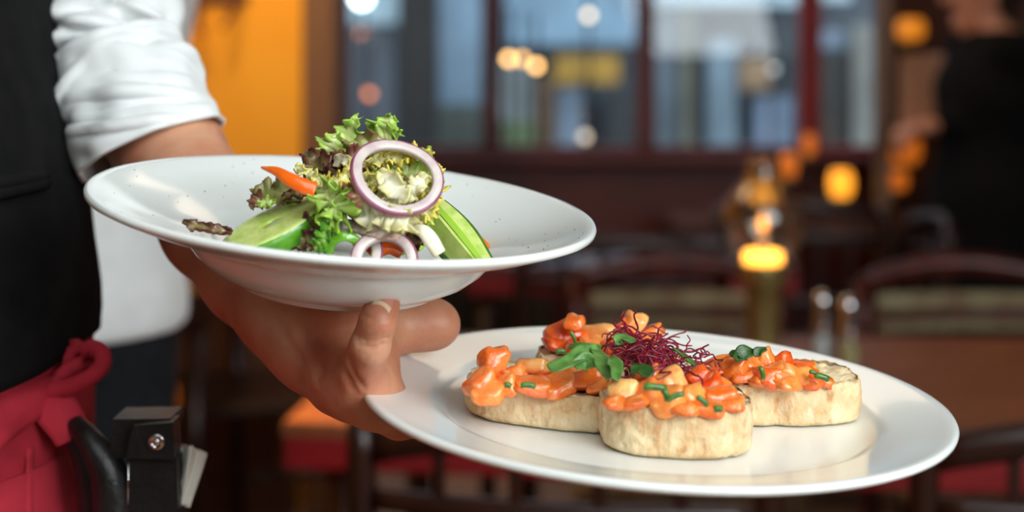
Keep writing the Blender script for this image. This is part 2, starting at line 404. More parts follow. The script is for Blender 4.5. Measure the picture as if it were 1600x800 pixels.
# ------------------------------------------------------------------ tables
def round_leg(p, z0, z1, r): return tube([(p[0], p[1], z0), (p[0], p[1], z1)], r, 12)
def table(name, label, quad, z, apron, mt, ma, ml, inset=.04):
    """quad: four plan corners, counter-clockwise"""
    q = np.array(quad, float); c = q.mean(0)
    t = thing(name, label, 'table', (c[0], c[1], 0))
    def prism(q, z0, z1, b=.004):
        qi = c+(q-c)*(1-b/np.linalg.norm(q-c, axis=1)[:, None])
        v = np.vstack([np.c_[qi, np.full(4, z0)], np.c_[q, np.full(4, z0+b)], np.c_[q, np.full(4, z1-b)], np.c_[qi, np.full(4, z1)]])
        f = [(3, 2, 1, 0), (12, 13, 14, 15)]
        for k in range(3):
            for i in range(4): j = (i+1) % 4; f.append((k*4+i, k*4+j, k*4+4+j, k*4+4+i))
        return v, f
    mk('table_top', *prism(q, z-.022, z), mt, t, False)
    mk('apron', *prism(c+(q-c)*.995, z-.022-apron, z-.0225, .003), ma, t, False)
    for k in range(4):
        p = c+(q[k]-c)*.88
        mk('leg', *tube([(p[0], p[1], 0), (p[0], p[1], z-.022-apron)], [.018, .026], 10), ml, t)
    return t
nl, nr = np.array([xw(440, 2.15), 2.15]), np.array([xw(1600, 2.02)+.45, 1.96])
table('dining_table', 'long brown topped table with red edge carrying the brass candle lamp', [nl, nr, (nr[0]+.02, 2.80), (-.25, 2.84)], .75, .045, M['table_top'], M['red_paint'], M['wood_dark'])
def rect_table(label, cx, cy, sx, sy, z, mt, ma, rz=0):
    c, s = math.cos(rz), math.sin(rz)
    q = [(cx+c*x-s*y, cy+s*x+c*y) for x, y in ((-sx/2, -sy/2), (sx/2, -sy/2), (sx/2, sy/2), (-sx/2, sy/2))]
    return table('dining_table', label, q, z, .05, mt, ma, M['wood_dark'])
M['table_gloss'] = mat('glossy dark table top', (96, 66, 60), (82, 52, 46), 10, .16)
rect_table('dark glossy table with red edge behind the chairs, below the second window', .30, 4.1, .82, .6, .75, M['table_gloss'], M['red_paint'])
rect_table('dark glossy table by the window, below the third window', .92, 5.04, .8, .5, .75, M['table_gloss'], M['wood_dark'])
rect_table('dark wooden table far left, behind the waiter\'s hip', -1.02, 3.72, .7, .6, .74, M['wood_dark'], M['wood_dark'])
rect_table('dark table beside the black coat, right of wooden post', 1.80, 3.90, .7, .5, .74, M['table_gloss'], M['wood_dark'])

# ------------------------------------------------------------------ chairs
def slat_chair():
    """seat at z .45, back towards -y; local coordinates"""
    t = thing('dining_chair', 'x', 'chair')
    m = M['wood_dark']; W = .22
    mk('seat', *box((0, .20, .455), (.42, .40, .035), 0, .012), m, t, False, False)
    for s in (-1, 1):
        mk('leg', *tube([(s*.18, .37, 0), (s*.18, .37, .44)], [.014, .02], 10), m, t, True, False)
        v, f = tube(smoothpath([(s*(W-.02), .0, 0), (s*(W-.01), .0, .45), (s*W, -.02, .70), (s*W, -.03, .86)], 14), .0165, 10)
        mk('back_post', v, f, m, t, True, False)
        mk('stretcher', *tube([(s*.18, .36, .2), (s*(W-.015), .01, .2)], .009, 8), m, t, True, False)
    def rail(z0, zmid, h, th, bow):
        xs = np.linspace(-W+.01, W-.01, 15); V = []
        for x in xs:
            k = 1-(x/W)**2; y = -.025-bow*k; z = z0+(zmid-z0)*k
            V += [(x, y-th/2, z-h/2), (x, y+th/2, z-h/2), (x, y+th/2, z+h/2), (x, y-th/2, z+h/2)]
        f = []
        for i in range(14):
            for a in range(4): b = (a+1) % 4; f.append((i*4+a, i*4+b, i*4+4+b, i*4+4+a))
        f += [(3, 2, 1, 0), (56, 57, 58, 59)]
        return V, f
    mk('crest_rail', *rail(.828, .862, .036, .02, .03), m, t, True, False)
    mk('back_rail', *rail(.775, .775, .022, .018, .03), m, t, True, False)
    mk('back_rail', *rail(.60, .60, .024, .018, .03), m, t, True, False)
    for x in (-.13, -.045, .045, .13):
        k = 1-(x/W)**2
        mk('slat', *box((x, -.025-.03*k, .715), (.014, .01, .235+.03*k), 0, .003), m, t, False, False)
    return t
def panel_chair():
    t = thing('dining_chair', 'x', 'chair'); m = M['wood_red']; W = .21
    mk('seat', *box((0, .20, .455), (.42, .40, .05), 0, .015), M['cushion'], t, False, False)
    for s in (-1, 1):
        mk('leg', *tube([(s*.18, .37, 0), (s*.18, .37, .44)], [.014, .02], 10), m, t, True, False)
        mk('back_post', *tube(smoothpath([(s*.2, 0, 0), (s*.2, 0, .45), (s*W, -.03, .80)], 10), .016, 10), m, t, True, False)
    def band(z0, z1, zm, th, x1, bow):
        xs = np.linspace(-x1, x1, 17); V = []
        for x in xs:
            k = 1-(x/x1)**2; y = -.02-bow*k
            V += [(x, y-th/2, z0+zm*k*.8), (x, y+th/2, z0+zm*k*.8), (x, y+th/2, z1+zm*k), (x, y-th/2, z1+zm*k)]
        f = []
        for i in range(16):
            for a in range(4): b = (a+1) % 4; f.append((i*4+a, i*4+b, i*4+4+b, i*4+4+a))
        return V, f+[(3, 2, 1, 0), (64, 65, 66, 67)]
    mk('crest_rail', *band(.785, .816, .040, .022, W, .03), m, t, True, False)
    mk('back_pad', *band(.740, .776, .0, .03, W-.03, .03), M['cushion'], t, True, False)
    mk('back_pad', *band(.70, .718, .0, .03, W-.03, .03), M['cushion'], t, True, False)
    mk('back_rail', *band(.721, .737, .0, .018, W, .03), m, t, True, False)
    return t
def place(proto, x, y, rz, label, first):
    o = proto if first else copy_tree(proto)
    o.location = (x, y, 0); o.rotation_euler = (0, 0, rz); o.matrix_basis = Matrix.Translation((x, y, 0)) @ Matrix.Rotation(rz, 4, 'Z')
    o['label'] = label; o['group'] = 'wooden dining chairs of the restaurant'
    return o
sp = slat_chair()
place(sp, .057, 1.675, -.17, 'dark slat backed wooden chair directly below the bruschetta plate', True)
place(sp, .665, 1.66, -.08, 'dark slat backed wooden chair at lower right picture corner', False)
place(sp, -1.02, 2.95, .2, 'dark slat backed chair far behind the waiter, at the left table', False)
place(sp, -.42, 3.75, 1.75, 'dark slat backed chair turned sideways behind the waiter\'s forearm', False)
place(sp, .24, 3.38, .03, 'dark slat backed chair on the near side of the far glossy table', False)
place(sp, .80, 4.25, -.1, 'dark slat backed chair at the table below third window', False)
place(sp, 1.02, 3.85, 1.5, 'dark slat backed chair half hidden behind the brass lamp', False)
place(sp, 1.78, 3.42, .1, 'dark slat backed chair beneath the black coated person', False)
pp = panel_chair()
place(pp, .34, 3.16, PI-.05, 'reddish chair with pale padded back, left of the brass lamp', True)
place(pp, .93, 3.14, PI, 'reddish chair with pale padded back, right of the salt shakers', False)

# ------------------------------------------------------------------ things on the tables and walls
def lathe_at(name, prof, p, m, parent, n=40): 
    v, f = lathe(prof, n); return mk(name, v+np.array(p), f, m, parent)
lx, ly = xw(1192, 2.5), 2.5
t = thing('candle_lamp', 'brass table candle lamp with glass globe and glowing flame', 'lamp', (lx, ly, .75))
z_f = zw(405, 2.5); b = np.array([lx, ly, 0])
lathe_at('base', [(.001, .75), (.045, .75), (.045, .757), (.030, .764), (.027, .78), (.027, z_f-.045), (.030, z_f-.042)], b, M['brass'], t)
lathe_at('collar', [(.028, z_f-.043), (.036, z_f-.040), (.038, z_f-.030), (.036, z_f-.022), (.040, z_f-.018), (.039, z_f-.010), (.033, z_f-.006)], b, M['brass'], t)
cn = lathe_at('candle', [(.001, z_f-.012), (.031, z_f-.012), (.031, z_f+.010), (.027, z_f+.013), (.001, z_f+.010)], b, M['wax'], t)
wk = lathe_at('wick_tube', [(.001, z_f+.009), (.009, z_f+.010), (.008, z_f+.016), (.0085, z_f+.040), (.006, z_f+.044), (.001, z_f+.044)], b, M['nail_edge'], t, 20)
lathe_at('flame', [(.001, z_f+.045), (.007, z_f+.051), (.0085, z_f+.057), (.005, z_f+.066), (.001, z_f+.074)], b, M['flame'], wk, 16)
lathe_at('globe', [(.036, z_f-.012), (.052, z_f+.008), (.066, z_f+.040), (.069, z_f+.065), (.062, z_f+.092), (.046, z_f+.114), (.032, z_f+.128), (.028, z_f+.15), (.031, z_f+.162),
                   (.0295, z_f+.162), (.0265, z_f+.15), (.0305, z_f+.127), (.045, z_f+.112), (.0605, z_f+.091), (.0675, z_f+.065), (.0645, z_f+.041), (.0505, z_f+.009), (.035, z_f-.011)], b, M['glass'], t, 48)
def shaker(px, d, label, fill):
    x = xw(px, d); t = thing('salt_shaker', label, 'shaker', (x, d, .75), 0, 'salt and pepper shakers'); b = (x, d, .75)
    lathe_at('glass_body', [(.001, 0), (.019, 0), (.021, .004), (.0195, .03), (.016, .058), (.014, .066), (.013, .066), (.015, .057), (.0182, .03), (.0195, .006), (.001, .004)], b, M['glass'], t, 28)
    lathe_at('filling', [(.001, .005), (.0188, .006), (.0174, .03), (.0148, .054), (.001, .055)], b, fill, t, 24)
    lathe_at('cap', [(.0148, .060), (.0165, .064), (.0165, .078), (.015, .088), (.0145, .10), (.0155, .112), (.012, .124), (.001, .128)], b, M['chrome'], t, 28)
shaker(1285, 2.52, 'chrome capped glass salt shaker, the one nearer the brass lamp', mat('salt', (205, 212, 225), rough=.9))
shaker(1326, 2.47, 'chrome capped glass shaker with yellowish filling, farther from brass lamp', mat('ground pepper', (196, 190, 150), (150, 140, 100), 200, .9))
def amber_lamp(px, py, d, w, h, label, wall=True, e=None):
    c = P(px, py, d); t = thing('lantern', label, 'lantern', (c[0], c[1], c[2]-h/2), 0, 'small amber lanterns')
    lathe_at('glass_shade', [(.001, -h/2), (w*.36, -h/2), (w*.5, -h*.2), (w*.5, h*.2), (w*.38, h/2), (w*.34, h/2), (.001, h*.46)], c, e or M['amber'], t, 20)
    lathe_at('foot', [(.001, -h/2-.012), (w*.42, -h/2-.012), (w*.4, -h/2), (.001, -h/2+.001)], c, M['brass'], t, 20)
    if wall: mk('bracket', *tube([(c[0], c[1], c[2]-h/2-.014), (c[0], c[1]+.04, c[2]-h/2-.02), (c[0], wall, c[2]-h/2-.02)], .007, 8), M['brass'], t)
M['amber_dim'] = mat('dim amber glass', (200, 110, 40), rough=.4, emit=(255, 130, 35), estr=.45)
M['amber_low'] = mat('low amber glass', (170, 90, 34), rough=.5, emit=(255, 130, 35), estr=.18)
M['amber_bright'] = mat('bright amber glass', (255, 170, 60), rough=.4, emit=(255, 160, 40), estr=1.7)
amber_lamp(1423, 46, 5.05, .09, .07, 'yellow wall lantern high on the brown wall above pale picture', 5.22, M['amber'])
amber_lamp(1412, 232, 5.05, .11, .10, 'amber wall lantern beside the black coat, upper of two', 5.22, M['amber_dim'])
amber_lamp(1404, 282, 5.05, .06, .06, 'amber wall lantern beside the black coat, lower of two', 5.22, M['amber_dim'])
amber_lamp(1314, 287, 5.0, .075, .085, 'glowing amber lantern below the fourth window', DW-.03, M['amber_bright'])
amber_lamp(1232, 258, 5.2, .06, .08, 'dim amber lantern on the third window sill', DW-.03, M['amber_dim'])
amber_lamp(1264, 226, 5.2, .045, .07, 'dim amber lantern at the foot of the bright red window post', DW-.03, M['amber_dim'])
for px_, py_, d_, lb_ in ((1540, 762, 3.6, 'added amber glow on a stand in the dark below the right chair'), (246, 628, 3.1, 'added amber glow on a stand in the dark behind the leather pouch')):  # orange glows of unknown source, added as glowing shades on stands
    c = P(px_, py_, d_); t = thing('lantern', lb_, 'lantern', (c[0], c[1], 0))
    lathe_at('glass_shade', [(.001, c[2]-.05), (.03, c[2]-.05), (.042, c[2]-.01), (.04, c[2]+.03), (.001, c[2]+.05)], (c[0], c[1], 0), M['amber_low'], t, 20)
    lathe_at('stand', [(.001, 0), (.07, 0), (.06, .01), (.012, .02), (.012, c[2]-.055), (.03, c[2]-.05), (.001, c[2]-.049)], (c[0], c[1], 0), M['wood_dark'], t, 20)
# picture, post, radiator, wall shadow bars
a, b_ = P(1406, 205, 5.2), P(1500, 84, 5.2)
t = thing('framed_picture', 'pale pinkish framed panel on the brown wall behind the black coat', 'picture', ((a[0]+b_[0])/2, 5.2, a[2]))
mk('frame', *box(((a[0]+b_[0])/2, 5.208, (a[2]+b_[2])/2), (b_[0]-a[0]+.03, .02, b_[2]-a[2]+.03), 0, .004), M['wood_dark'], t, False)
mk('panel', *box(((a[0]+b_[0])/2, 5.196, (a[2]+b_[2])/2), (b_[0]-a[0], .012, b_[2]-a[2]), 0, .002), mat('pale print', (226, 190, 172), (206, 168, 148), 6, .7), t, False)
xp = xw(1380, 4.7); centered('wooden_post', *box((xp, 4.7, 1.45), (.042, .05, 2.9), 0, .006), mat('ochre varnished post', (120, 82, 48), (96, 64, 38), 8, .45), 'slim ochre wooden post from floor to ceiling right of the windows', 'post', smooth=False)
t = thing('radiator', 'dark ribbed radiator against the wainscot below second window', 'radiator', (xw(770, 5.4), 5.42, 0))
for k in range(9): mk('fin', *box((xw(690, 5.4)+.045*k, 5.45, .42), (.034, .09, .62), 0, .012), mat('dark green enamel', (46, 50, 44), rough=.5), t, False)
for z in (.16, .68): mk('pipe', *tube([(xw(680, 5.4), 5.45, z), (xw(880, 5.4), 5.45, z)], .016, 10), mat('dark green pipe', (46, 50, 44), rough=.5), t)
for s in (0, 8): mk('foot', *box((xw(690, 5.4)+.045*s, 5.45, .055), (.03, .07, .11), 0, .006), M['trouser'], t, False)
t = thing('wall_shadow_bars', 'brown bars standing in for fixture shadows on the orange wall above the sleeve', 'shadow_bar', P(335, 60, 4.17))  # bent brown bars take the place of fixture shadows on the wall
for (a, b2, c2) in [((312, 10), (310, 35), (318, 52)), ((372, 0), (360, 25), (347, 44))]:
    mk('shadow_bar', *tube(smoothpath([P(*a, 4.185), P(*b2, 4.14), P(*c2, 4.10)], 10), .008, 8), mat('shadow brown', (110, 56, 24), rough=.6), t)
mk('back_plate', *box(P(342, -8, 4.19), (.16, .02, .05), 0, .004), mat('shadow brown plate', (110, 56, 24), rough=.6), t, False)

# ------------------------------------------------------------------ people
def Vx(*a): return np.array(a, float)
def body_prims(J, arms=('l', 'r'), sc_=1.0):
    G = [[(J['pelvis'], J['waist'], .135*sc_, .115*sc_, .05), (J['waist'], J['chest'], .115*sc_, .125*sc_, .05)]]
    n = G[0]
    side = (J['sl']-J['sr']); side = side/np.linalg.norm(side)
    for a, b, r in ((J['pelvis'], J['pelvis'], .115*sc_),): n += [(a-side*.06, a+side*.06, r, r, .05)]
    n += [(J['chest']-side*.06, J['chest']+side*.06, .115*sc_, .115*sc_, .05), (J['sr'], J['sl'], .055, .055, .05)]
    n += [(J['chest'], J['neck'], .07, .055, .04), (J['neck'], J['head'], .052, .055, .03)]
    h = J['head']; fw = J['face']
    n += [(h+Vx(0, 0, .02)-fw*.015, h+Vx(0, 0, .05)-fw*.015, .085, .08, .03), (h+fw*.02+Vx(0, 0, -.06), h+fw*.025, .055, .068, .03),
          (h+fw*.085+Vx(0, 0, .01), h+fw*.11+Vx(0, 0, -.025), .010, .015, .012), (h+fw*.05+Vx(0, 0, -.095), h+fw*.055+Vx(0, 0, -.09), .03, .03, .02)]
    sd = np.cross(fw, Vx(0, 0, 1))
    for s in (-1, 1): n += [(h+sd*s*.083+Vx(0, 0, -.02), h+sd*s*.09+Vx(0, 0, .02)-fw*.01, .012, .018, .01)]
    for s in 'lr':
        n += [(J['h'+s], J['k'+s], .085, .055, .03), (J['k'+s], J['a'+s], .055, .036, .02), (J['a'+s], J['t'+s], .038, .028, .02)]
        if s in arms: n += [(J['s'+s], J['e'+s], .052*sc_, .034*sc_**2, .006), (J['e'+s], J['w'+s], .034*sc_**2, .026, .006)]
    return G
def simple_hand(w, d, up, s=1):
    """relaxed hand: palm and five separate curled fingers; w wrist, d pointing direction, up back of the hand"""
    d = d/np.linalg.norm(d); up = up-d*(up@d); up /= np.linalg.norm(up); sd = np.cross(d, up)*s
    palm = [(w, w+d*.04, .026, .024, .015)]+[(w+d*.03, w+d*.085+sd*o, .018, .014, .012) for o in (-.03, -.01, .012, .032)]
    G = []
    for o, L in ((-.03, .8), (-.01, .95), (.012, 1.0), (.032, .9)):
        p = w+d*.085+sd*o; q = p+(d*.9-up*.3)*.042*L; r = q+(d*.5-up*.8)*.026*L; e = r+(d*.1-up)*.02*L
        G.append(chain([(p, .0115), (q, .0098), (r, .0088), (e, .0078)], .003))
    p = w+d*.025+sd*.02; q = p+(d*.6+sd*.8)*.04; r = q+(d*.9+sd*.4)*.03; e = r+d*.022
    G.append(chain([(p, .018), (q, .0125), (r, .0115), (e, .009)], .004))
    return palm, G
def cloth_prims(pr, add): return [(a, b, r0+add, r1+add, k) for a, b, r0, r1, k in pr]

CREASES = []
def crease(V, F):
    """press skin folds into the surface along short lines"""
    F = np.array(F); n = np.zeros_like(V); a = V[F[:, 0]]; fn = np.cross(V[F[:, 1]]-a, V[F[:, 2]]-a)
    for k in range(F.shape[1]): np.add.at(n, F[:, k], fn)
    n /= np.linalg.norm(n, axis=1)[:, None]+1e-12
    d = np.zeros(len(V)); bvh = BVHTree.FromPolygons([Vector(x) for x in V], [tuple(int(i) for i in q) for q in F])
    for pts, wd, dp in CREASES:
        p = []
        for q in smoothpath([P(*q) for q in pts], 30):     # the fold lies on the skin
            o = Vector((0, 0, CAM_Z)); h = bvh.ray_cast(o, (Vector(q)-o).normalized())
            if h[0] is not None: p.append(np.array(h[0]))
        if len(p) < 2: continue
        best = np.full(len(V), 9.)
        for q0, q1 in zip(p[:-1], p[1:]):
            best = np.minimum(best, cone_d(V, q0, q1, 0, 0))
        u = best/wd; d = np.maximum(d, dp*np.exp(-u*u))
    return V-n*d[:, None]
CREASES += [([(556, 527, .676), (580, 535, .674), (606, 529, .676)], .0012, .0013), ([(560, 538, .676), (582, 543, .674), (602, 538, .678)], .0011, .0010), ([(553, 520, .676), (580, 527, .674), (607, 522, .676)], .0010, .0006), ([(566, 492, .676), (592, 500, .674), (616, 494, .676)], .0009, .0005),
            ([(525, 560, .705), (540, 585, .695), (552, 610, .695)], .003, .0014), ([(470, 520, .735), (490, 550, .73), (500, 580, .73)], .004, .0016), ([(545, 560, .70), (552, 585, .695), (566, 606, .695)], .002, .0012),
            ([(430, 500, .765), (450, 530, .75), (470, 560, .74)], .003, .0008)]
# --- the waiter: left forearm and hand at full detail
fore = [(P(168, 40, .957), .021), (P(200, 122, .935), .0255), (P(232, 192, .92), .0295), (P(268, 245, .905), .0312), (P(338, 352, .842), .0295), (P(393, 425, .806), .0258)]
palm = chain(fore, .008)
palm += chain([(P(393, 425, .806), .0258), (P(447, 478, .780), .0240), (P(500, 528, .765), .0232)], .010)
palm += chain([(P(400, 438, .806), .021), (P(444, 490, .780), .0190), (P(512, 554, .75), .0172), (P(552, 590, .726), .0150), (P(566, 602, .715), .0125)], .010)   # little-finger side of the palm
palm += chain([(P(500, 528, .765), .0250), (P(540, 548, .757), .022), (P(565, 575, .745), .017)], .014)
palm += chain([(P(540, 592, .735), .017), (P(585, 625, .728), .013)], .012)
g_little = chain([(P(552, 606, .722), .0128), (P(564, 580, .706), .0104), (P(578, 540, .691), .0091), (P(590, 502, .686), .0083), (P(598, 477, .691), .0079)], .002)
g_thumb = chain([(P(520, 540, .765), .021), (P(578, 522, .772), .0165), (P(634, 506, .782), .0118), (P(660, 505, .784), .0122), (P(682, 507, .784), .0122)], .008)
g_thumb += chain([(P(650, 495, .80), .0085), (P(672, 490, .802), .0075)], .004)
PB_C = np.array([.0684, .7337, 1.0937])
def under_b(x, y, h): return np.array([x, y, PB_C[2]-.0544*(x-PB_C[0])+.0509*(y-PB_C[1])-h])
g_ring = chain([(P(575, 618, .722), .012), (under_b(-.054, .735, .0195), .0100), (under_b(-.034, .757, .0255), .0090), (under_b(-.020, .772, .0265), .008)], .004)
g_mid = chain([(P(570, 610, .74), .012), (under_b(-.054, .757, .0195), .0100), (under_b(-.036, .785, .0255), .0090), (under_b(-.022, .800, .0265), .008)], .004)
g_index = chain([(P(565, 600, .757), .012), (under_b(-.058, .780, .0190), .0100), (under_b(-.045, .808, .0235), .0090), (under_b(-.035, .825, .0255), .008)], .004)
hv, hf = sdf_mesh([palm, g_little, g_thumb, g_ring, g_mid, g_index], .0013, .007)
hv = crease(hv, hf)
TC = np.array([-.385, .90])
J = dict(pelvis=Vx(-.385, .90, .96), waist=Vx(-.385, .90, 1.10), chest=Vx(-.385, .90, 1.32), neck=Vx(-.375, .90, 1.52), head=Vx(-.355, .90, 1.64), face=Vx(.95, -.3, 0),
         sl=Vx(-.375, 1.06, 1.455), sr=Vx(-.395, .75, 1.455), el=P(168, 40, .955), wl=P(232, 192, .92), er=Vx(-.52, .70, 1.20), wr=Vx(-.46, .62, .96),
         hl=Vx(-.385, .98, .93), hr=Vx(-.385, .81, .93), kl=Vx(-.365, .98, .50), kr=Vx(-.375, .81, .50), al=Vx(-.395, .98, .09), ar=Vx(-.405, .81, .09), tl=Vx(-.245, .98, .04), tr=Vx(-.255, .81, .04))
BP = body_prims(J, ('l', 'r'), .72); rp, rg = simple_hand(J['wr'], Vx(.1, -.05, -1), Vx(-.2, -1, 0))
for q in BP[0][-2:]: pass
bv, bf = sdf_mesh([BP[0]+rp]+rg, .009, .006)
waiter = thing('person', 'waiter in black vest, rolled white sleeve and red apron carrying plates', 'person', (-.42, 1.0, 0))
def neck_cut(v, f): return v, f
v, f = merge([(bv, bf), (hv, hf)])
wbody = mk('body', v, f, M['skin'], waiter)
# the little finger's nail: a curved plate on the back of the tip, facing the camera
def nail(a, b, wpx, u0, u1, m, name, off, th):
    """a curved plate lying on the finger: a, b pixels of its base and tip, wpx half-width"""
    bvh = BVHTree.FromPolygons([Vector(x) for x in hv], [tuple(q) for q in hf]); a, b = np.array(a, float), np.array(b, float); ax = b-a; sd = np.array([-ax[1], ax[0]])/np.linalg.norm(ax)
    V = []; nu, nv = 9, 11
    for i in range(nu):
        u = u0+(u1-u0)*i/(nu-1); ww = wpx*(1-.5*abs(max(u, .0)-.45)**2.5)
        for j in range(nv):
            q = 2*j/(nv-1)-1; c = a+ax*(u-.25*q*q*(1-u))+sd*ww*q
            o = Vector((0, 0, CAM_Z)); d = (Vector(P(c[0], c[1], 1.0))-o).normalized(); h = bvh.ray_cast(o, d)
            p, n = (h[0], h[1]) if h[0] is not None else (Vector(P(c[0], c[1], .69)), -d)
            if n.dot(d) > 0: n = -n
            V.append(np.array(p+n*off))
    return mk(name, *thicken(V, grid_faces(nu, nv), nu, nv, -th), m, wbody)
# shirt sleeve and rolled cuff
def sleeve(secs, nu, nth, folds, amp_noise, t, seed):
    """secs: (Lpx, Lpy, Rpx, Rpy, depth, near/far radius ratio, upward shift of the near edge in px)"""
    A = []
    for (lx_, ly_, rx_, ry_, d, ratio, up) in secs:
        L, R = P(lx_, ly_, d), P(rx_, ry_, d); c = (L+R)/2; a = (R-L)/2
        h = np.linalg.norm(a); b = np.array([0, -h*ratio, up/F_PX*d])
        A.append(np.concatenate([c, a, b]))
    A = smoothpath(A, nu); V = []
    for i in range(nu):
        u = i/(nu-1); c, a, b = A[i, :3], A[i, 3:6], A[i, 6:]
        for k in range(nth):
            th = 2*PI*k/nth; q = math.cos(th)*a+math.sin(th)*b; r = np.linalg.norm(q); n = q/r
            dd = 0
            for (th0, u0, slope, wid, am, ext) in folds:
                x = math.atan2(math.sin(th-th0), math.cos(th-th0))
                dist = (u-u0)-slope*x
                dd += am*math.exp(-(dist/wid)**2)*math.exp(-(x/ext)**2)
            dd += amp_noise*mnoise.noise(Vector((math.cos(th)*2.2+seed, math.sin(th)*2.2, u*4)))
            V.append(c+q+n*dd)
    return thicken(V, grid_faces(nu, nth, True), nu, nth, t, True)
# theta: 0 = right edge, pi/2 = nearest the camera, pi = left edge
v, f = sleeve([(-80, -420, 190, -430, 1.06, .9, 0), (-10, -250, 240, -260, 1.01, .9, 0), (56, -100, 272, -110, .985, .9, 4), (66, -10, 274, -20, .97, .9, 8), (70, 60, 275, 30, .957, .9, 12), (92, 134, 268, 70, .947, .84, 18), (112, 176, 280, 108, .937, .80, 18)], 110, 130,
              [(2.35, .74, .10, .026, .011, .4), (1.3, .80, -.10, .024, .013, .55), (.8, .71, -.12, .026, -.010, .5), (2.65, .66, .22, .024, -.011, .35), (1.7, .67, -.12, .035, .009, .6), (.4, .86, .0, .026, .010, .4), (1.5, .60, .08, .03, -.009, .7), (1.0, .62, -.2, .026, .009, .4), (2.0, .82, .15, .02, -.009, .4), (2.6, .83, -.3, .02, .008, .3)], .005, .0015, 3)
mk('shirt_sleeve', v, f, M['shirt'], waiter)
v, f = sleeve([(80, 122, 271, 46, .945, .94, 26), (86, 140, 284, 66, .94, .94, 26), (97, 180, 304, 104, .932, .94, 24), (108, 218, 322, 140, .922, .92, 22), (120, 250, 334, 168, .912, .9, 21), (131, 277, 344, 188, .904, .88, 20)], 90, 140,
              [(1.35, .56, -.16, .030, .0075, .65), (1.0, .44, -.12, .028, -.0065, .45), (1.75, .78, -.20, .030, .0070, .55), (2.1, .66, -.22, .030, -.0055, .5), (1.2, .70, -.14, .022, -.0060, .5), (.5, .33, -.22, .030, .0070, .45), (.9, .25, -.1, .028, -.0050, .4), (2.4, .38, .25, .035, .0055, .45), (1.6, .90, -.16, .022, -.0050, .4), (2.7, .6, .2, .03, -.004, .35), (1.4, .02, -.02, .02, .0035, 1.6)], .0042, .0026, 11)
cuff = mk('rolled_cuff', v, f, M['shirt'], waiter)
# vest, waistband, apron, trousers
DT = .90
def torso_loft(rows, th0, th1, nth, t, noise_a=.002, hem=None, bx=.17, sd=0, wrap=True):
    """rows: (z, X of the right edge)"""
    V = []; nu = len(rows)
    for i, (z, X) in enumerate(rows):
        for k in range(nth):
            th = th0+(th1-th0)*k/(nth if wrap else nth-1)
            ax = X-TC[0]; rr = 1+noise_a/.15*mnoise.noise(Vector((math.cos(th)*3+sd, math.sin(th)*3, z*9)))
            zz = z+(hem(th, i/(nu-1)) if hem else 0)
            V.append((TC[0]+ax*rr*math.cos(th), TC[1]+bx*rr*math.sin(th), zz))
    return thicken(V, grid_faces(nu, nth, wrap), nu, nth, t, wrap)
vy = [540, 520, 480, 400, 300, 250, 100, 0, -200, -400, -560]; vpx = [136, 137, 134, 122, 112, 105, 76, 55, 25, -10, -90]
vest_z = [zw(y, DT) for y in vy]; vest_x = [xw(x, DT)-.003 for x in vpx]
zi = np.linspace(vest_z[0]-.006, vest_z[-1], 60); rows = [(z, float(np.interp(z, vest_z, vest_x))) for z in zi]
hem = lambda th, u: ((1-u)**3)*(.010*math.cos(th)-.020*max(0, math.sin(-th)))
v, f = torso_loft(rows, 0, 2*PI, 120, .004, .0045, hem)
wvest = mk('vest', v, f, M['vest'], waiter)
WX = xw(112, DT)
def torso_hit(px, py, off=0.0, X=None):
    X = WX if X is None else X
    for d in np.linspace(.6, 1.0, 801):
        p = P(px, py, d)
        if ((p[0]-TC[0])/(X+off-TC[0]))**2+((p[1]-TC[1])/(.17+off))**2 <= 1: return p
    return P(px, py, DT)
for (a, b2) in (((-30, 308), (74, 284)), ((-30, 290), (70, 274))):
    pts = [torso_hit(x, a[1]+(b2[1]-a[1])*(x-a[0])/(b2[0]-a[0]), .003, xw(110, DT)) for x in np.linspace(a[0], b2[0], 12)]
    mk('pocket_welt', *tube(pts, .0032, 8, (1, 1.3)), M['vest'], wvest)
rows = [(z, WX) for z in np.linspace(1.012, 1.092, 16)]
hemw = lambda th, u: -.014*max(0, math.sin(-th))
v, f = torso_loft(rows, 0, 2*PI, 110, .003, .005, hemw, .168, 5)
mk('apron_waistband', v, f, M['apron'], waiter)
ap_x = lambda z: float(np.interp(z, [.45, .80, zw(800, DT), zw(690, DT), 1.05], [xw(195, DT), xw(172, DT), xw(146, DT), xw(117, DT), WX]))
rows = [(z, ap_x(z)) for z in np.linspace(.45, 1.028, 50)]
v, f = torso_loft(rows, -2.2, .25, 70, .003, .006, None, .171, 9, False)
wskirt = mk('apron_skirt', v, f, M['apron'], waiter)
pts = [torso_hit(46, y, .002, ap_x(zw(y, .84))) for y in np.linspace(700, 860, 12)]
mk('apron_seam', *tube(pts, .0035, 8, (1.4, .6)), M['apron'], wskirt)
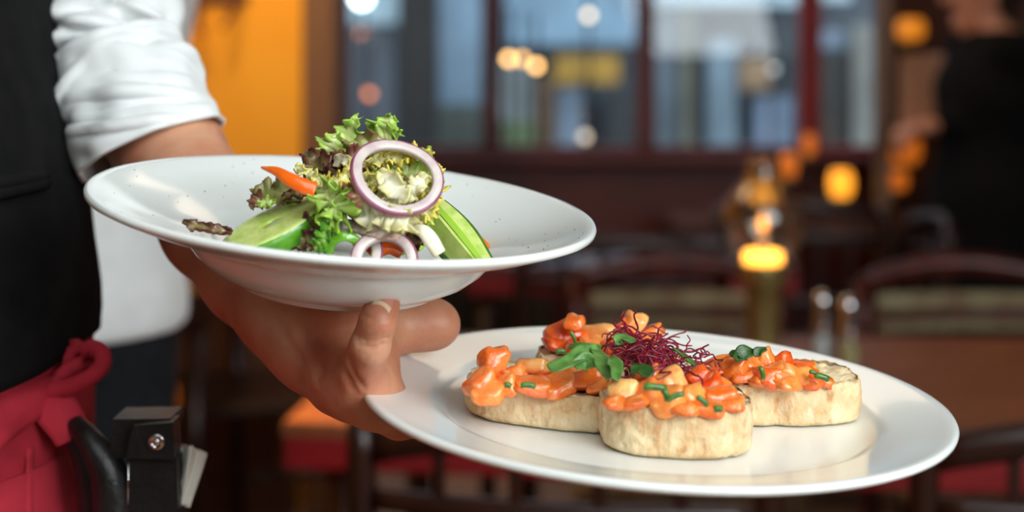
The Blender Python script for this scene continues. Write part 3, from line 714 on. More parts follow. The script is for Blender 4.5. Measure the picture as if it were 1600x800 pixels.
# crossing band and knot loop
def ribbon(path, w, nrm, t=.0022, n=30):
    p = smoothpath(path, n); T = np.gradient(p, axis=0); T /= np.linalg.norm(T, axis=1)[:, None]
    V = []
    for i in range(n):
        s = np.cross(T[i], nrm); s /= np.linalg.norm(s); ww = w[0]+(w[1]-w[0])*i/(n-1) if isinstance(w, tuple) else w
        for j in range(7): q = j/6-.5; V.append(p[i]+s*q*ww+np.array(nrm)*(.0015*math.cos(q*6)))
    return thicken(V, grid_faces(n, 7), n, 7, t)
out = np.array([.45, -.9, .1]); th_ = torso_hit
v, f = ribbon([th_(-60, 700, .003), th_(0, 655, .004), th_(60, 620, .005), P(98, 600, .866), P(124, 586, .868)], (.030, .010), out)
mk('apron_tie', v, f, M['apron'], waiter)
side_ = np.array([.2, -.55, .8])
v, f = ribbon([P(52, 628, .853), P(84, 612, .848), P(118, 600, .845), P(146, 585, .843), P(160, 568, .843), P(158, 551, .845), P(144, 543, .848), P(130, 548, .851)], (.0075, .0042), out, .003, 60)
mk('knot_loop', v, f, M['apron'], waiter)
v, f = ribbon([P(58, 612, .862), P(92, 590, .860), P(124, 572, .860), P(146, 562, .860)], (.0085, .0060), out, .003, 40)
mk('knot_loop', v, f, M['apron'], waiter)
v, f = ribbon([P(148, 572, .855), P(136, 556, .862), P(118, 552, .866), P(100, 566, .870)], (.008, .009), out, .002, 30)
mk('knot_end', v, f, M['apron'], waiter)
v, f = ribbon([P(106, 578, .866), P(110, 560, .862), P(122, 543, .862), P(112, 540, .868)], .006, out, .0018, 24)
mk('knot_end', v, f, M['apron'], waiter)
v, f = ribbon([P(58, 612, .852), P(84, 636, .845), P(104, 664, .842), P(114, 686, .842)], (.026, .018), out, .0022, 24)
mk('apron_tie', v, f, M['apron'], waiter)
tp = []
for s in 'lr': tp += [(J['h'+s], J['k'+s], .088, .070, .03), (J['k'+s], J['a'+s]+Vx(0, 0, .02), .070, .058, .02)]
tp += [(J['pelvis']-Vx(0, .05, 0), J['pelvis']+Vx(0, .05, 0), .112, .112, .04), (J['pelvis'], Vx(-.385, .9, 1.04), .11, .112, .05)]
v, f = sdf_mesh([tp], .01, .01, [((0, 0, 1.03), (0, 0, 1)), ((0, 0, .06), (0, 0, -1))]); mk('trousers', v, f, M['trouser'], waiter)
sh = [(J['sr'], J['er'], .060, .052, .02), (J['er'], J['er']+(J['wr']-J['er'])*.6, .052, .046, .02), (J['sr'], J['sl'], .062, .062, .03), (J['sl'], J['sl']+(J['el']-J['sl'])*.45, .058, .052, .02), (J['chest']+Vx(0, 0, .08), J['neck'], .06, .062, .03)]
v, f = sdf_mesh([sh], .009, .01, [((0, 0, 1.515), (0, 0, 1))]); mk('shirt', v, f, M['shirt'], waiter)
h = J['head']; hp = [(h+Vx(-.03, .005, .03), h+Vx(-.02, 0, .06), .092, .087, .03), (h+Vx(-.05, .01, -.03), h+Vx(-.05, .01, .0), .06, .07, .03)]
v, f = sdf_mesh([hp], .008, .01, [(h+Vx(.055, 0, 0), (.8, -.25, -.55))]); mk('hair', v, f, M['hair'], waiter)
v, f = merge([sdf_mesh([[(J['a'+s]+Vx(-.03, 0, -.02), J['t'+s], .052, .04, .02)]], .008, .01, [((0, 0, .0), (0, 0, -1))]) for s in 'lr'])
for s in 'lr':
    v, f = sdf_mesh([[(J['a'+s]+Vx(-.03, 0, -.02), J['t'+s], .052, .042, .02)]], .008, .01, [((0, 0, .0), (0, 0, -1))]); mk('shoe', v, f, M['leather'], waiter)

# --- leather pouch with paper at the waiter's hip
t = thing('leather_pouch', 'black leather waiter pouch with silver snap hanging beside the red apron', 'pouch', P(235, 860, .83))
pd = .825
def pbox(px0, py0, px1, py1, d0, d1, bev=.002):
    a, b2 = P(px0, py1, d0), P(px1, py0, d0); return box(((a[0]+b2[0])/2, (d0+d1)/2, (a[2]+b2[2])/2), (b2[0]-a[0], d1-d0, b2[2]-a[2]), 0, bev)
def pquad(pts, d0, d1):
    n = len(pts); V = [P(x, y, d0) for x, y in pts]+[p+np.array([0, d1-d0, 0]) for p in (P(x, y, d0) for x, y in pts)]
    return np.array(V), [tuple(range(n)), tuple(range(2*n-1, n-1, -1))]+[(i, n+i, n+(i+1) % n, (i+1) % n) for i in range(n)]
mk('pouch_body', *pquad([(200, 714), (276, 716), (280, 900), (196, 900)][::-1], pd, pd+.03), M['leather'], t, False)
flap = mk('flap', *pquad([(208, 665), (270, 660), (272, 700), (271, 718), (196, 716)][::-1], pd-.006, pd+.012), M['leather'], t, False)
mk('flap_side', *pquad([(176, 655), (266, 654), (270, 661), (209, 667), (197, 716), (170, 716)][::-1], pd+.001, pd+.03), M['leather'], t, False)
v, f = lathe([(.0045, 0), (.0042, .0012), (.003, .0016), (.0026, .0009), (.0012, .0012), (.0008, .002), (.0003, .0021)], 24)
v = v @ np.array([[1, 0, 0], [0, 0, 1], [0, -1, 0]]); mk('snap_button', v+P(245, 690, pd-.006), f, M['chrome'], flap)
mk('seam', *tube([P(201, 722, pd-.0004), P(200, 760, pd-.0004), P(200, 790, pd-.0004)], .0006, 6), M['chrome'], t)
mk('strap', *tube(smoothpath([P(118, 662, .842), P(142, 690, .832), P(166, 730, .830), P(178, 780, .832), P(186, 870, .836)], 30), np.linspace(.0050, .0140, 30), 14), M['leather'], t)
mk('strap_fold', *tube(smoothpath([P(112, 668, .846), P(136, 720, .842), P(152, 790, .842), P(160, 880, .844)], 24), np.linspace(.006, .012, 24), 12), M['leather'], t)
V = []; n = 14
for i in range(n):
    u = i/(n-1)
    for j in range(15):
        q = j/14; x = 277+q*(40-14*u**2)*(1-.55*u); y = 702+u*84-8*math.sin(q*PI)*(1-u)+6*q
        V.append(P(x, y, pd+.012+.004*math.sin(q*9)*(1-.3*u)))
v, f = thicken(V, grid_faces(n, 15), n, 15, .003)
centered('order_pad', v, f, M['paper'], 'white folded paper pad sticking out of the leather pouch', 'paper')

# --- the two people in the room behind
def bg_person(label, J, shirt_m, trous_m, shirt_sleeve=.85, hem=.93):
    r = thing('person', label, 'person', (J['pelvis'][0], J['pelvis'][1], 0))
    B = body_prims(J); rp, G = [], []
    for s in 'lr':
        d = J['w'+s]-J['e'+s]; p_, g_ = simple_hand(J['w'+s], d, Vx(0, 0, 1) if abs(d[2]) < .15 else J['face'], 1 if s == 'l' else -1); rp += p_; G += g_
    v, f = sdf_mesh([B[0]+rp]+G, .010, .006); mk('body', v, f, M['skin'], r)
    side = (J['sl']-J['sr']); side /= np.linalg.norm(side)
    sp_ = [(J['pelvis']-side*.05, J['pelvis']+side*.05, .150, .150, .05), (J['pelvis'], J['waist'], .150, .138, .05), (J['waist'], J['chest'], .136, .145, .05), (J['chest']-side*.06, J['chest']+side*.06, .13, .13, .05), (J['sr'], J['sl'], .068, .068, .04), (J['chest'], J['neck']-Vx(0, 0, .03), .10, .066, .04)]
    if hem < .8: sp_ += [(J['pelvis']-side*.03, Vx(*J['pelvis'][:2], hem+.02), .15, .165, .05), (J['pelvis']+side*.03, Vx(*J['pelvis'][:2], hem+.02)+side*.03, .15, .165, .05)]
    for s in 'lr':
        sp_ += [(J['s'+s], J['e'+s], .065, .056, .02), (J['e'+s], J['e'+s]+(J['w'+s]-J['e'+s])*shirt_sleeve, .055, .044, .02)]
    v, f = sdf_mesh([sp_], .010, .01, [((0, 0, hem), (0, 0, -1)), ((0, 0, J['neck'][2]-.005), (0, 0, 1))]); mk('shirt', v, f, shirt_m, r)
    tp = []
    for s in 'lr': tp += [(J['h'+s], J['k'+s], .095, .074, .03), (J['k'+s], J['a'+s]+Vx(0, 0, .02), .074, .062, .02)]
    tp += [(J['pelvis']-side*.05, J['pelvis']+side*.05, .128, .128, .04)]
    v, f = sdf_mesh([tp], .010, .01, [((0, 0, .06), (0, 0, -1)), ((0, 0, hem+.1), (0, 0, 1))]); mk('trousers', v, f, trous_m, r)
    h = J['head']; fw = J['face']; hp = [(h+Vx(0, 0, .03)-fw*.025, h+Vx(0, 0, .062)-fw*.015, .093, .087, .03), (h+Vx(0, 0, -.04)-fw*.05, h-fw*.05, .06, .07, .03)]
    v, f = sdf_mesh([hp], .008, .01, [(h+fw*.06, tuple(fw*.8+Vx(0, 0, -.55)))]); mk('hair', v, f, M['hair'], r)
    for s in 'lr':
        v, f = sdf_mesh([[(J['a'+s]-fw*.03+Vx(0, 0, -.02), J['t'+s], .052, .042, .02)]], .008, .01, [((0, 0, 0), (0, 0, -1))]); mk('shoe', v, f, M['leather'], r)
    sd = np.cross(fw, Vx(0, 0, 1))
    for s in (-1, 1):
        v, f = lathe([(.0005, -.011), (.008, -.0075), (.011, 0), (.008, .0075), (.0005, .011)], 12); mk('eye', v+h+fw*.083+sd*s*.032+Vx(0, 0, .012), f, M['nail_edge'], r)
    mk('mouth', *tube(smoothpath([h+fw*.078+sd*q*.024+fw*(.012*(1-q*q))+Vx(0, 0, -.058) for q in (-1, -.5, 0, .5, 1)], 9), .004, 6), mat('lips', (170, 90, 80), rough=.5), r)
    return r
def stand_joints(x, y, zs, ang, lean=0):
    """upright figure of height about 1.75*zs facing ang (0 = +x)"""
    fw = Vx(math.cos(ang), math.sin(ang), 0); lf = Vx(-math.sin(ang), math.cos(ang), 0); o = Vx(x, y, 0)
    q = lambda f_, l_, z_: o+fw*f_*zs+lf*l_*zs+Vx(0, 0, z_*zs)
    return dict(pelvis=q(0, 0, .96), waist=q(0, 0, 1.10), chest=q(0, 0, 1.30), neck=q(.01, 0, 1.50), head=q(.03, 0, 1.62), face=fw, sl=q(0, .17, 1.44), sr=q(0, -.17, 1.44),
                el=q(.16, .22, 1.2), er=q(.16, -.22, 1.2), wl=q(.34, .14, 1.16), wr=q(.34, -.14, 1.16), hl=q(0, .09, .93), hr=q(0, -.09, .93), kl=q(.02, .10, .50), kr=q(.02, -.10, .50),
                al=q(0, .10, .09), ar=q(0, -.10, .09), tl=q(.14, .11, .04), tr=q(.14, -.11, .04))
J2 = stand_joints(-.565, 1.72, 1.02, 1.65)
J2['er'] = Vx(-.46, 1.86, 1.22); J2['wr'] = Vx(-.55, 2.06, 1.15); J2['el'] = Vx(-.74, 1.82, 1.22); J2['wl'] = Vx(-.62, 2.05, 1.17)
bg_person('person in loose white shirt and dark trousers standing behind the waiter', J2, M['shirt'], M['trouser'], .9, .955)
J3 = stand_joints(1.375, 4.42, .90, PI+.12)
J3['er'] = P(1512, 190, 4.36); J3['wr'] = P(1462, 196, 4.32); J3['el'] = P(1510, 190, 4.5); J3['wl'] = P(1468, 200, 4.5)
bg_person('person in long black coat standing with bent arms at right of the room', J3, mat('black coat', (16, 15, 15), rough=.9, spec=.15), mat('black cloth', (18, 17, 17), rough=.9, spec=.15), .8, .60)

# ------------------------------------------------------------------ plates
def frame(Cc, a, b):
    n = Vector((math.sin(a), math.sin(b), 1)).normalized(); u = Vector((0, 1, 0)).cross(n).normalized(); v = n.cross(u)
    return Matrix(((u.x, v.x, n.x, Cc[0]), (u.y, v.y, n.y, Cc[1]), (u.z, v.z, n.z, Cc[2]), (0, 0, 0, 1)))
MA = frame((-.0805, .741, 1.1848), .1017, -.0935)
MB = frame((.0684, .7337, 1.0937), .0544, -.0509)
def dense(prof, n=4):
    p = [prof[0]]
    for a, b in zip(prof[:-1], prof[1:]):
        for k in range(1, n+1): p.append((a[0]+(b[0]-a[0])*k/n, a[1]+(b[1]-a[1])*k/n))
    return p
# deep rimmed salad plate (profile: top side from the centre outwards, then the underside back)
up = [(.0003, -.0345), (.030, -.0343), (.050, -.0325), (.061, -.027), (.0675, -.0195), (.071, -.0172), (.09, -.0118), (.108, -.0052), (.1165, -.0012), (.1195, -.0004), (.1214, -.0006), (.1220, -.0018)]
dn = [(.1217, -.0034), (.118, -.0052), (.108, -.0093), (.092, -.0148), (.0785, -.0192), (.0755, -.0203), (.0742, -.0226), (.070, -.0282), (.063, -.0342), (.0545, -.0386), (.0485, -.0398), (.0475, -.0425), (.0445, -.0428), (.0435, -.0405), (.0003, -.0398)]
v, f = lathe(up+dn, 160); sp_a = mk('salad_plate', v, f, M['china']); sp_a.matrix_world = MA
tag(sp_a, 'deep white rimmed china plate holding the green salad', 'plate')
up = [(.0003, -.0112), (.09, -.0112), (.0985, -.0106), (.1025, -.0088), (.1055, -.0062), (.110, -.0050), (.125, -.0028), (.134, -.0009), (.1375, -.0001), (.1393, -.0004), (.1400, -.0016)]
dn = [(.1397, -.0030), (.136, -.0050), (.125, -.0078), (.108, -.0105), (.1035, -.0125), (.098, -.0150), (.085, -.0158), (.082, -.0175), (.079, -.0175), (.078, -.0152), (.0003, -.0150)]
v, f = lathe(up+dn, 160); sp_b = mk('dinner_plate', v, f, M['china']); sp_b.matrix_world = MB
tag(sp_b, 'flat wide white china plate carrying the tomato bruschetta', 'plate')
def hitm(Mx, px, py, h):
    n = Vector(Mx.col[2][:3]); Cc = Vector(Mx.col[3][:3])+n*h; o = Vector((0, 0, CAM_Z))
    r = Vector(((px-800)/F_PX, 1, -(py-HORIZON)/F_PX)); d = (Cc-o).dot(n)/r.dot(n); return o+r*d

nail((597, 475), (606, 455), 17, .0, 1.0, M['nail'], 'fingernail', .0001, .0007)
nail((597, 475), (606, 455), 16.5, -.12, .16, M['nail_edge'], 'nail_edge', .0002, .0010)

# ------------------------------------------------------------------ salad
IN_R, IN_Z = [0, .030, .050, .061, .0675, .071, .09, .108, .1165, .1195], [-.0345, -.0343, -.0325, -.027, -.0195, -.0172, -.0118, -.0052, -.0012, -.0004]
MAI = np.array(MA.inverted()); MAF = np.array(MA)
def rest(v, gap=.0006):
    """lets soft food lie on the inside of the salad plate instead of passing through it"""
    v = np.asarray(v, float); q = v@MAI[:3, :3].T+MAI[:3, 3]
    q[:, 2] = np.maximum(q[:, 2], np.interp(np.hypot(q[:, 0], q[:, 1]), IN_R, IN_Z)+gap)
    return q@MAF[:3, :3].T+MAF[:3, 3]
def leaf_mat(name, base, edge, lo=.35, hi=.85, rough=.32, rib=None):
    m = mat(name, base, edge, 90, rough, .5, 260, attr='tone', lo=lo, hi=hi, bdist=.0006)
    b = m.node_tree.nodes['Principled BSDF']; t = m.node_tree
    b.inputs['Coat Weight'].default_value = .25; b.inputs['Coat Roughness'].default_value = .12
    out_ = t.nodes['Material Output']; tl = t.nodes.new('ShaderNodeBsdfTranslucent'); mx = t.nodes.new('ShaderNodeMixShader'); mx.inputs[0].default_value = .14 if name in ('yellow frisee', 'cream lettuce heart') else .25
    src = b.inputs['Base Color'].links[0].from_socket; t.links.new(src, tl.inputs[0])
    t.links.new(b.outputs[0], mx.inputs[1]); t.links.new(tl.outputs[0], mx.inputs[2]); t.links.new(mx.outputs[0], out_.inputs[0]); return m
LM = dict(green=leaf_mat('green endive', (234, 242, 170), (168, 212, 60), .4, 1.0), yellow=leaf_mat('yellow frisee', (250, 248, 186), (244, 226, 78), .4, 1.0), dark=leaf_mat('dark red lollo', (150, 132, 84), (92, 38, 36), .25, .8, .22),
          olive=leaf_mat('olive lollo', (178, 184, 110), (134, 92, 62), .45, 1.05, .22), brown=leaf_mat('bronze lettuce', (176, 128, 100), (122, 58, 48), .35, .95, .22), cream=leaf_mat('cream lettuce heart', (244, 240, 214), (222, 212, 140), .35, 1.05),
          pink=leaf_mat('pink onion petal', (236, 222, 202), (216, 176, 162)), deep=leaf_mat('deep green leaf', (142, 190, 76), (84, 150, 36)))
def leaf(kind, pts, W, label, teeth=7, deep=.5, ruf=.5, fr=5, cup=.3, facing=(0, -1, .25), seed=0, group=None, nu=84, nv=17, tip=.55, name=None, wbase=.25, th=.0007):
    """a frilled leaf: pts are (px, py, depth) along the midrib, W half-width in metres"""
    W *= 1.28; deep *= .8
    if kind in ('dark', 'olive', 'brown'): deep = .20; ruf = .5; fr = max(2, fr*.5)
    if kind in ('yellow', 'cream'): ruf *= .7
    if kind == 'yellow': deep = .62; teeth += 5
    rnd = random.Random(seed); p = smoothpath([P(*q) for q in pts], nu); L = np.linalg.norm(np.diff(p, axis=0), axis=1).sum()
    T = np.gradient(p, axis=0); T /= np.linalg.norm(T, axis=1)[:, None]; F0 = np.array(facing, float)
    V, tone = [], []; ph = [rnd.random()*6.28 for _ in range(6)]; side_t = [[rnd.uniform(.6, 1.15) for _ in range(teeth*2+6)] for _ in (0, 1)]
    for i in range(nu):
        u = i/(nu-1); s = np.cross(T[i], F0); s /= np.linalg.norm(s)+1e-9; n = np.cross(s, T[i])
        env = (wbase+(1-wbase)*math.sin(min(1, u/.65)*PI/2))*(1-max(0, (u-.55)/.45)**2*(1-tip*.35))
        for j in range(nv):
            q = 2*j/(nv-1)-1; sg = 0 if q < 0 else 1
            x = u*teeth+ph[sg]; k = int(x); fr_ = x-k
            tooth = (fr_/.75 if fr_ < .75 else (1-fr_)/.25)
            x2 = u*teeth*3.1+ph[2+sg]; fine = abs((x2 % 1)-.5)*2
            w = W*env*side_t[sg][k % len(side_t[sg])]*(1-deep*(1-tooth)-.18*deep*fine)
            a = abs(q)
            z = cup*w*a*a+ruf*W*(a**1.6)*math.sin(2*PI*fr*u+ph[4+sg]+1.5*a)+.35*ruf*W*a*math.sin(2*PI*fr*2.3*u+ph[3]+3*a)
            drift = .35*ruf*W*(a**2)*math.cos(2*PI*fr*u+ph[4+sg])+deep*W*.35*a*a
            V.append(p[i]+s*w*q*(1-.15*ruf)+n*z+T[i]*drift); tone.append(min(1, a*.75+.25*(u))*.85)
    v, f = thicken(V, grid_faces(nu, nv), nu, nv, th)
    return centered(name or 'lettuce_leaf', rest(v), f, LM[kind], label, 'lettuce', group, attrs={'tone': np.r_[tone, tone]})
# back and top
leaf('green', [(538, 262, .742), (532, 238, .74), (545, 210, .738), (560, 184, .735)], .0072, 'bright green endive leaf whose tip is the left peak of the salad', 6, .55, .35, 3, seed=1)
leaf('green', [(572, 255, .742), (582, 228, .740), (600, 205, .737), (612, 181, .734)], .0080, 'bright green endive leaf forming the highest right peak of salad', 7, .5, .35, 3, seed=2)
leaf('green', [(498, 262, .735), (512, 245, .733), (520, 228, .73), (526, 211, .73)], .0075, 'green endive leaf left of the peaks, above dark red lettuce', 5, .5, .35, 3, seed=3)
leaf('green', [(555, 235, .738), (580, 222, .737), (605, 212, .735), (626, 208, .733)], .0068, 'green endive leaf lying across the top behind the onion ring', 6, .55, .4, 4, seed=4)
leaf('olive', [(535, 238, .728), (556, 228, .724), (580, 224, .724), (606, 222, .727)], .0062, 'olive brown lettuce leaf just above the large onion ring', 5, .3, .45, 3, seed=5)
leaf('dark', [(478, 238, .722), (492, 258, .716), (512, 268, .712), (530, 272, .715)], .0085, 'dark red curly lettuce at upper left of the salad heap', 8, .5, .9, 5, seed=6)
leaf('dark', [(488, 268, .718), (506, 282, .712), (522, 276, .71), (534, 262, .712)], .0065, 'dark red curly lettuce below the first, beside yellow frisee', 7, .5, .9, 5, seed=7)
leaf('brown', [(536, 262, .718), (552, 280, .712), (562, 300, .708), (572, 326, .705)], .0088, 'bronze lettuce leaf left of and behind the onion ring', 8, .45, .8, 5, seed=8)
leaf('brown', [(520, 245, .722), (540, 246, .718), (556, 244, .718), (570, 250, .72)], .0060, 'small bronze leaf between the green peaks and onion ring', 5, .4, .6, 4, seed=9)
leaf('olive', [(396, 308, .704), (415, 302, .700), (440, 302, .698), (470, 312, .698)], .0066, 'olive green curly lettuce above the left cucumber slice', 8, .45, .75, 4, seed=10)
leaf('brown', [(392, 326, .695), (402, 314, .694), (412, 306, .695)], .0048, 'small reddish leaf tip at far left of the heap', 5, .5, .7, 3, seed=11, nu=50)
leaf('dark', [(440, 308, .692), (455, 304, .691), (472, 300, .692), (486, 300, .695)], .0036, 'dark red leaf edge between pepper strip and cucumber slice', 6, .5, .8, 4, seed=12, nu=60)
leaf('green', [(400, 322, .692), (414, 316, .690), (430, 314, .690)], .0030, 'thin bright green leaf tip resting on the left cucumber slice', 5, .6, .5, 3, seed=13, nu=50)
leaf('yellow', [(462, 262, .715), (482, 272, .708), (502, 282, .702), (525, 284, .70), (542, 272, .702), (548, 254, .705)], .0042, 'yellow frisee strand curving below the dark red lettuce', 12, .6, .6, 6, seed=14, nu=100, wbase=.7)
leaf('cream', [(524, 252, .712), (540, 250, .706), (548, 262, .704), (542, 280, .702)], .0028, 'pale lettuce rib curving left of the onion ring', 4, .2, .3, 3, seed=15, nu=50, wbase=.9)
leaf('green', [(500, 290, .692), (514, 305, .686), (524, 322, .683), (534, 345, .684)], .0098, 'frilly light green lettuce in the middle of the heap', 9, .55, .75, 5, seed=16, nu=100, nv=21)
leaf('green', [(506, 312, .686), (520, 332, .682), (512, 350, .682)], .0060, 'light green frill hanging over the dark lower lettuce', 6, .55, .7, 4, seed=17, nu=60)
leaf('brown', [(535, 288, .698), (556, 304, .692), (566, 318, .690), (580, 328, .692)], .0062, 'bronze lettuce leaf under the left edge of onion ring', 7, .4, .8, 5, seed=18)
# yellow heart seen through the ring
leaf('yellow', [(566, 262, .708), (590, 250, .702), (616, 246, .70), (645, 242, .70), (668, 240, .702)], .0058, 'yellow frisee leaf across the top inside the onion ring', 11, .6, .6, 5, seed=19)
leaf('yellow', [(562, 288, .704), (580, 282, .698), (600, 284, .695), (622, 276, .695)], .0068, 'yellow frisee leaf at left inside the onion ring', 10, .6, .7, 5, seed=20)
leaf('yellow', [(604, 300, .694), (630, 296, .690), (655, 298, .690), (678, 292, .693)], .0050, 'yellow frisee leaf crossing the right side of the onion ring', 10, .65, .6, 5, seed=21)
leaf('cream', [(608, 326, .692), (622, 306, .686), (612, 288, .686), (596, 272, .69)], .0058, 'thick pale frisee rib in the centre of the onion ring', 4, .25, .35, 3, seed=22, wbase=.6, th=.0015)
leaf('cream', [(628, 322, .69), (640, 302, .686), (655, 288, .686), (668, 276, .69)], .0050, 'second pale frisee rib right of the ring centre', 5, .3, .4, 3, seed=23, wbase=.6, th=.0015)
leaf('yellow', [(590, 300, .694), (600, 318, .690), (610, 330, .690), (625, 334, .692)], .0048, 'yellow frisee leaf at the bottom inside the onion ring', 9, .65, .6, 5, seed=24)
leaf('deep', [(625, 318, .70), (640, 310, .698), (660, 302, .698)], .0048, 'deeper green leaf behind the pale ribs in the ring', 6, .5, .5, 4, seed=25, nu=50)
leaf('green', [(612, 262, .706), (632, 264, .703), (650, 272, .703), (664, 290, .705)], .0060, 'light green heart leaf at upper right inside onion ring', 6, .4, .5, 4, seed=26)
leaf('green', [(655, 252, .715), (664, 245, .714), (672, 232, .714)], .0034, 'small green leaf tip poking out right of onion ring', 5, .6, .4, 3, seed=27, nu=50)
leaf('yellow', [(672, 276, .708), (681, 268, .706), (684, 258, .706)], .0030, 'small yellow frisee tip behind the right edge of onion ring', 5, .6, .5, 3, seed=28, nu=50)
leaf('yellow', [(640, 345, .69), (655, 338, .686), (668, 330, .686), (674, 320, .689)], .0058, 'yellow frisee leaf beneath the lower right of onion ring', 9, .55, .6, 4, seed=29)
# lower front
leaf('cream', [(556, 332, .686), (576, 338, .679), (600, 337, .676), (622, 342, .676), (640, 350, .679)], .0080, 'crumpled cream lettuce heart below the onion ring', 7, .35, .7, 5, seed=30, nu=100, nv=21)
leaf('pink', [(552, 356, .684), (580, 362, .680), (610, 364, .679), (638, 360, .681)], .0030, 'pinkish lettuce edge under the cream heart', 4, .2, .4, 3, seed=31, wbase=.6)
leaf('dark', [(456, 378, .692), (472, 370, .688), (490, 364, .685), (506, 354, .685), (522, 346, .687)], .0078, 'dark purple lettuce to the right of left cucumber slice', 9, .5, .9, 6, seed=32, nu=100)
leaf('dark', [(458, 386, .684), (476, 376, .681), (494, 374, .681)], .0052, 'dark purple lettuce low at the front rim', 6, .5, .8, 4, seed=33, nu=60)
leaf('dark', [(634, 362, .69), (646, 374, .688), (656, 384, .688)], .0055, 'dark red leaf beside the pale mushroom slice', 6, .5, .8, 4, seed=34, nu=60)
leaf('deep', [(484, 386, .680), (500, 382, .677), (508, 368, .676), (512, 352, .679)], .0046, 'green curled leaf standing at the front rim', 5, .4, .5, 3, seed=35, nu=60, wbase=.6)
leaf('dark', [(286, 346, .683), (304, 352, .681), (326, 357, .68), (346, 360, .68), (362, 363, .682)], .0028, 'thin dark red leaf scrap lying far left in the plate', 7, .4, .7, 5, seed=36, nu=70, wbase=.6)
for k in range(34):     # leaves that fill the inside of the heap
    rr = random.Random(100+k); x = rr.uniform(470, 665) if k < 22 else rr.uniform(585, 662); y = rr.uniform(300, 380) if k % 2 else rr.uniform(262, 330); d = rr.uniform(.705, .765)
    y = max(y, 262+.0016*(x-590)**2+20)
    kind = ('olive', 'green', 'dark', 'yellow', 'brown', 'deep')[k % 6] if k < 22 else ('yellow', 'green', 'cream', 'yellow')[k % 4]
    leaf(kind, [(x, y+22, d), (x+rr.uniform(-12, 12), y, d-.006), (x+rr.uniform(-25, 25), y-24, d)], rr.uniform(.0075, .011), 'loose lettuce leaf tucked inside the salad heap', 6, .45, .7, 4, seed=200+k, group='lettuce leaves filling the salad heap', nu=50, nv=13)

def basis(e1, n):
    e1 = np.array(e1, float); e1 /= np.linalg.norm(e1); n = np.array(n, float); n -= e1*(n@e1); n /= np.linalg.norm(n); return e1, np.cross(n, e1), n
M['cuke'] = mat('cucumber flesh', (206, 222, 132), (168, 198, 84), 130, .22, .35, 300, coat=.3, sss=.1, sssr=(.6, 1, .3), lo=.4, hi=.7, bdist=.0006)
M['cuke_skin'] = mat('cucumber skin', (86, 146, 30), (52, 112, 20), 160, .25, .2, 300, coat=.3)
M['cuke_rim'] = mat('cucumber inner rim', (154, 196, 66), rough=.25)
# left slice: slanted ellipse
e1, e2, n = basis(P(494, 312, .710)-P(352, 388, .692), (-.46, -.50, .74)); ctr = P(424, 348, .688)
t = thing('cucumber_slice', 'slanted oval cucumber slice leaning at left of the salad', 'cucumber', ctr-np.array([0, 0, .02]))
NE = 72; A_, B_, TH = .0265, .0150, .0095
ring = lambda s, z: [ctr+e1*A_*s*math.cos(a)+e2*B_*s*math.sin(a)+n*z for a in np.linspace(0, 2*PI, NE, endpoint=False)]
V = []; 
for s, z in ((.02, .0002), (.3, .0001), (.55, 0), (.8, .0003), (.93, 0), (.965, -.0006)): V += ring(s, z)
v, f = thicken(V, grid_faces(6, NE, True), 6, NE, .0005, True); mk('flesh', rest(v), f, M['cuke'], t)
V = []
for s, z in ((.955, -.0003), (.99, -.0012), (1.0, -.003), (1.0, -TH+.002), (.985, -TH), (.6, -TH), (.02, -TH)): V += ring(s, z)
mk('skin', rest(V), grid_faces(7, NE, True), M['cuke_skin'], t)
# right wedge: quarter of a thick stick
p0, p1 = P(676, 326, .722), P(752, 418, .694); e1, e2, n = basis(p1-p0, (-.05, -1, .25)); L = np.linalg.norm(p1-p0)
t = thing('cucumber_slice', 'thick cucumber wedge leaning at right of the salad', 'cucumber', (p0+p1)/2-np.array([0, 0, .02]))
e2 = -e2 if e2[0] < 0 else e2
def wedge(sec, m, name):
    V = []
    for u in np.linspace(0, 1, 12):
        sc_ = .75+.35*math.sin(PI*min(1, u*.9+.1)); c = p0+e1*L*u
        V += [c+e2*x*sc_+n*y*sc_ for x, y in sec]
    k = len(sec); f = grid_faces(12, k, True)+[tuple(range(k-1, -1, -1)), tuple(11*k+i for i in range(k))]
    return mk(name, rest(V), f, m, t, False)
wedge([(-.0005, .0035), (.0078, -.0005), (.0076, -.002), (0, -.001), (-.0075, -.0035), (-.0082, -.002)], M['cuke'], 'flesh')
wedge([(.0077, -.0012), (.0082, -.0005), (.0088, -.003), (.006, -.008), (0, -.0105), (-.007, -.009), (-.0105, -.0045), (-.0085, -.0022), (0, -.0015)], M['cuke_skin'], 'skin')
wedge([(.001, .0034), (.0035, .0024), (.0034, .0018), (.001, .0026)], M['cuke_rim'], 'seed_strip')
# pepper strips
M['pepper'] = mat('orange red pepper', (244, 112, 24), (238, 94, 18), 40, .2, .15, 200, coat=.3)
M['pepper_in'] = mat('pepper flesh', (244, 110, 40), rough=.3)
def strip(pts, ws, th, label, m, name='pepper_strip', cat='pepper', face=(0, -1, .35), n=26):
    p = smoothpath([P(*q) for q in pts], n); T = np.gradient(p, axis=0); T /= np.linalg.norm(T, axis=1)[:, None]; ww = np.interp(np.linspace(0, 1, n), np.linspace(0, 1, len(ws)), ws)
    V = []
    for i in range(n):
        s = np.cross(T[i], np.array(face, float)); s /= np.linalg.norm(s); nn = np.cross(s, T[i])
        for x, y in ((-1, 0), (-.9, .35), (-.4, .5), (.4, .5), (.9, .35), (1, 0), (.9, -.4), (0, -.5), (-.9, -.4)): V.append(p[i]+s*x*ww[i]/2+nn*y*th)
    return centered(name, rest(V), grid_faces(n, 9, True)+[tuple(range(8, -1, -1)), tuple((n-1)*9+i for i in range(9))], m, label, cat)
strip([(411, 263, .688), (432, 268, .684), (452, 280, .680), (474, 291, .678), (493, 297, .678)], [.0012, .0042, .0064, .0072, .0070], .0035, 'bright orange pepper strip lying across the left of salad', M['pepper'])
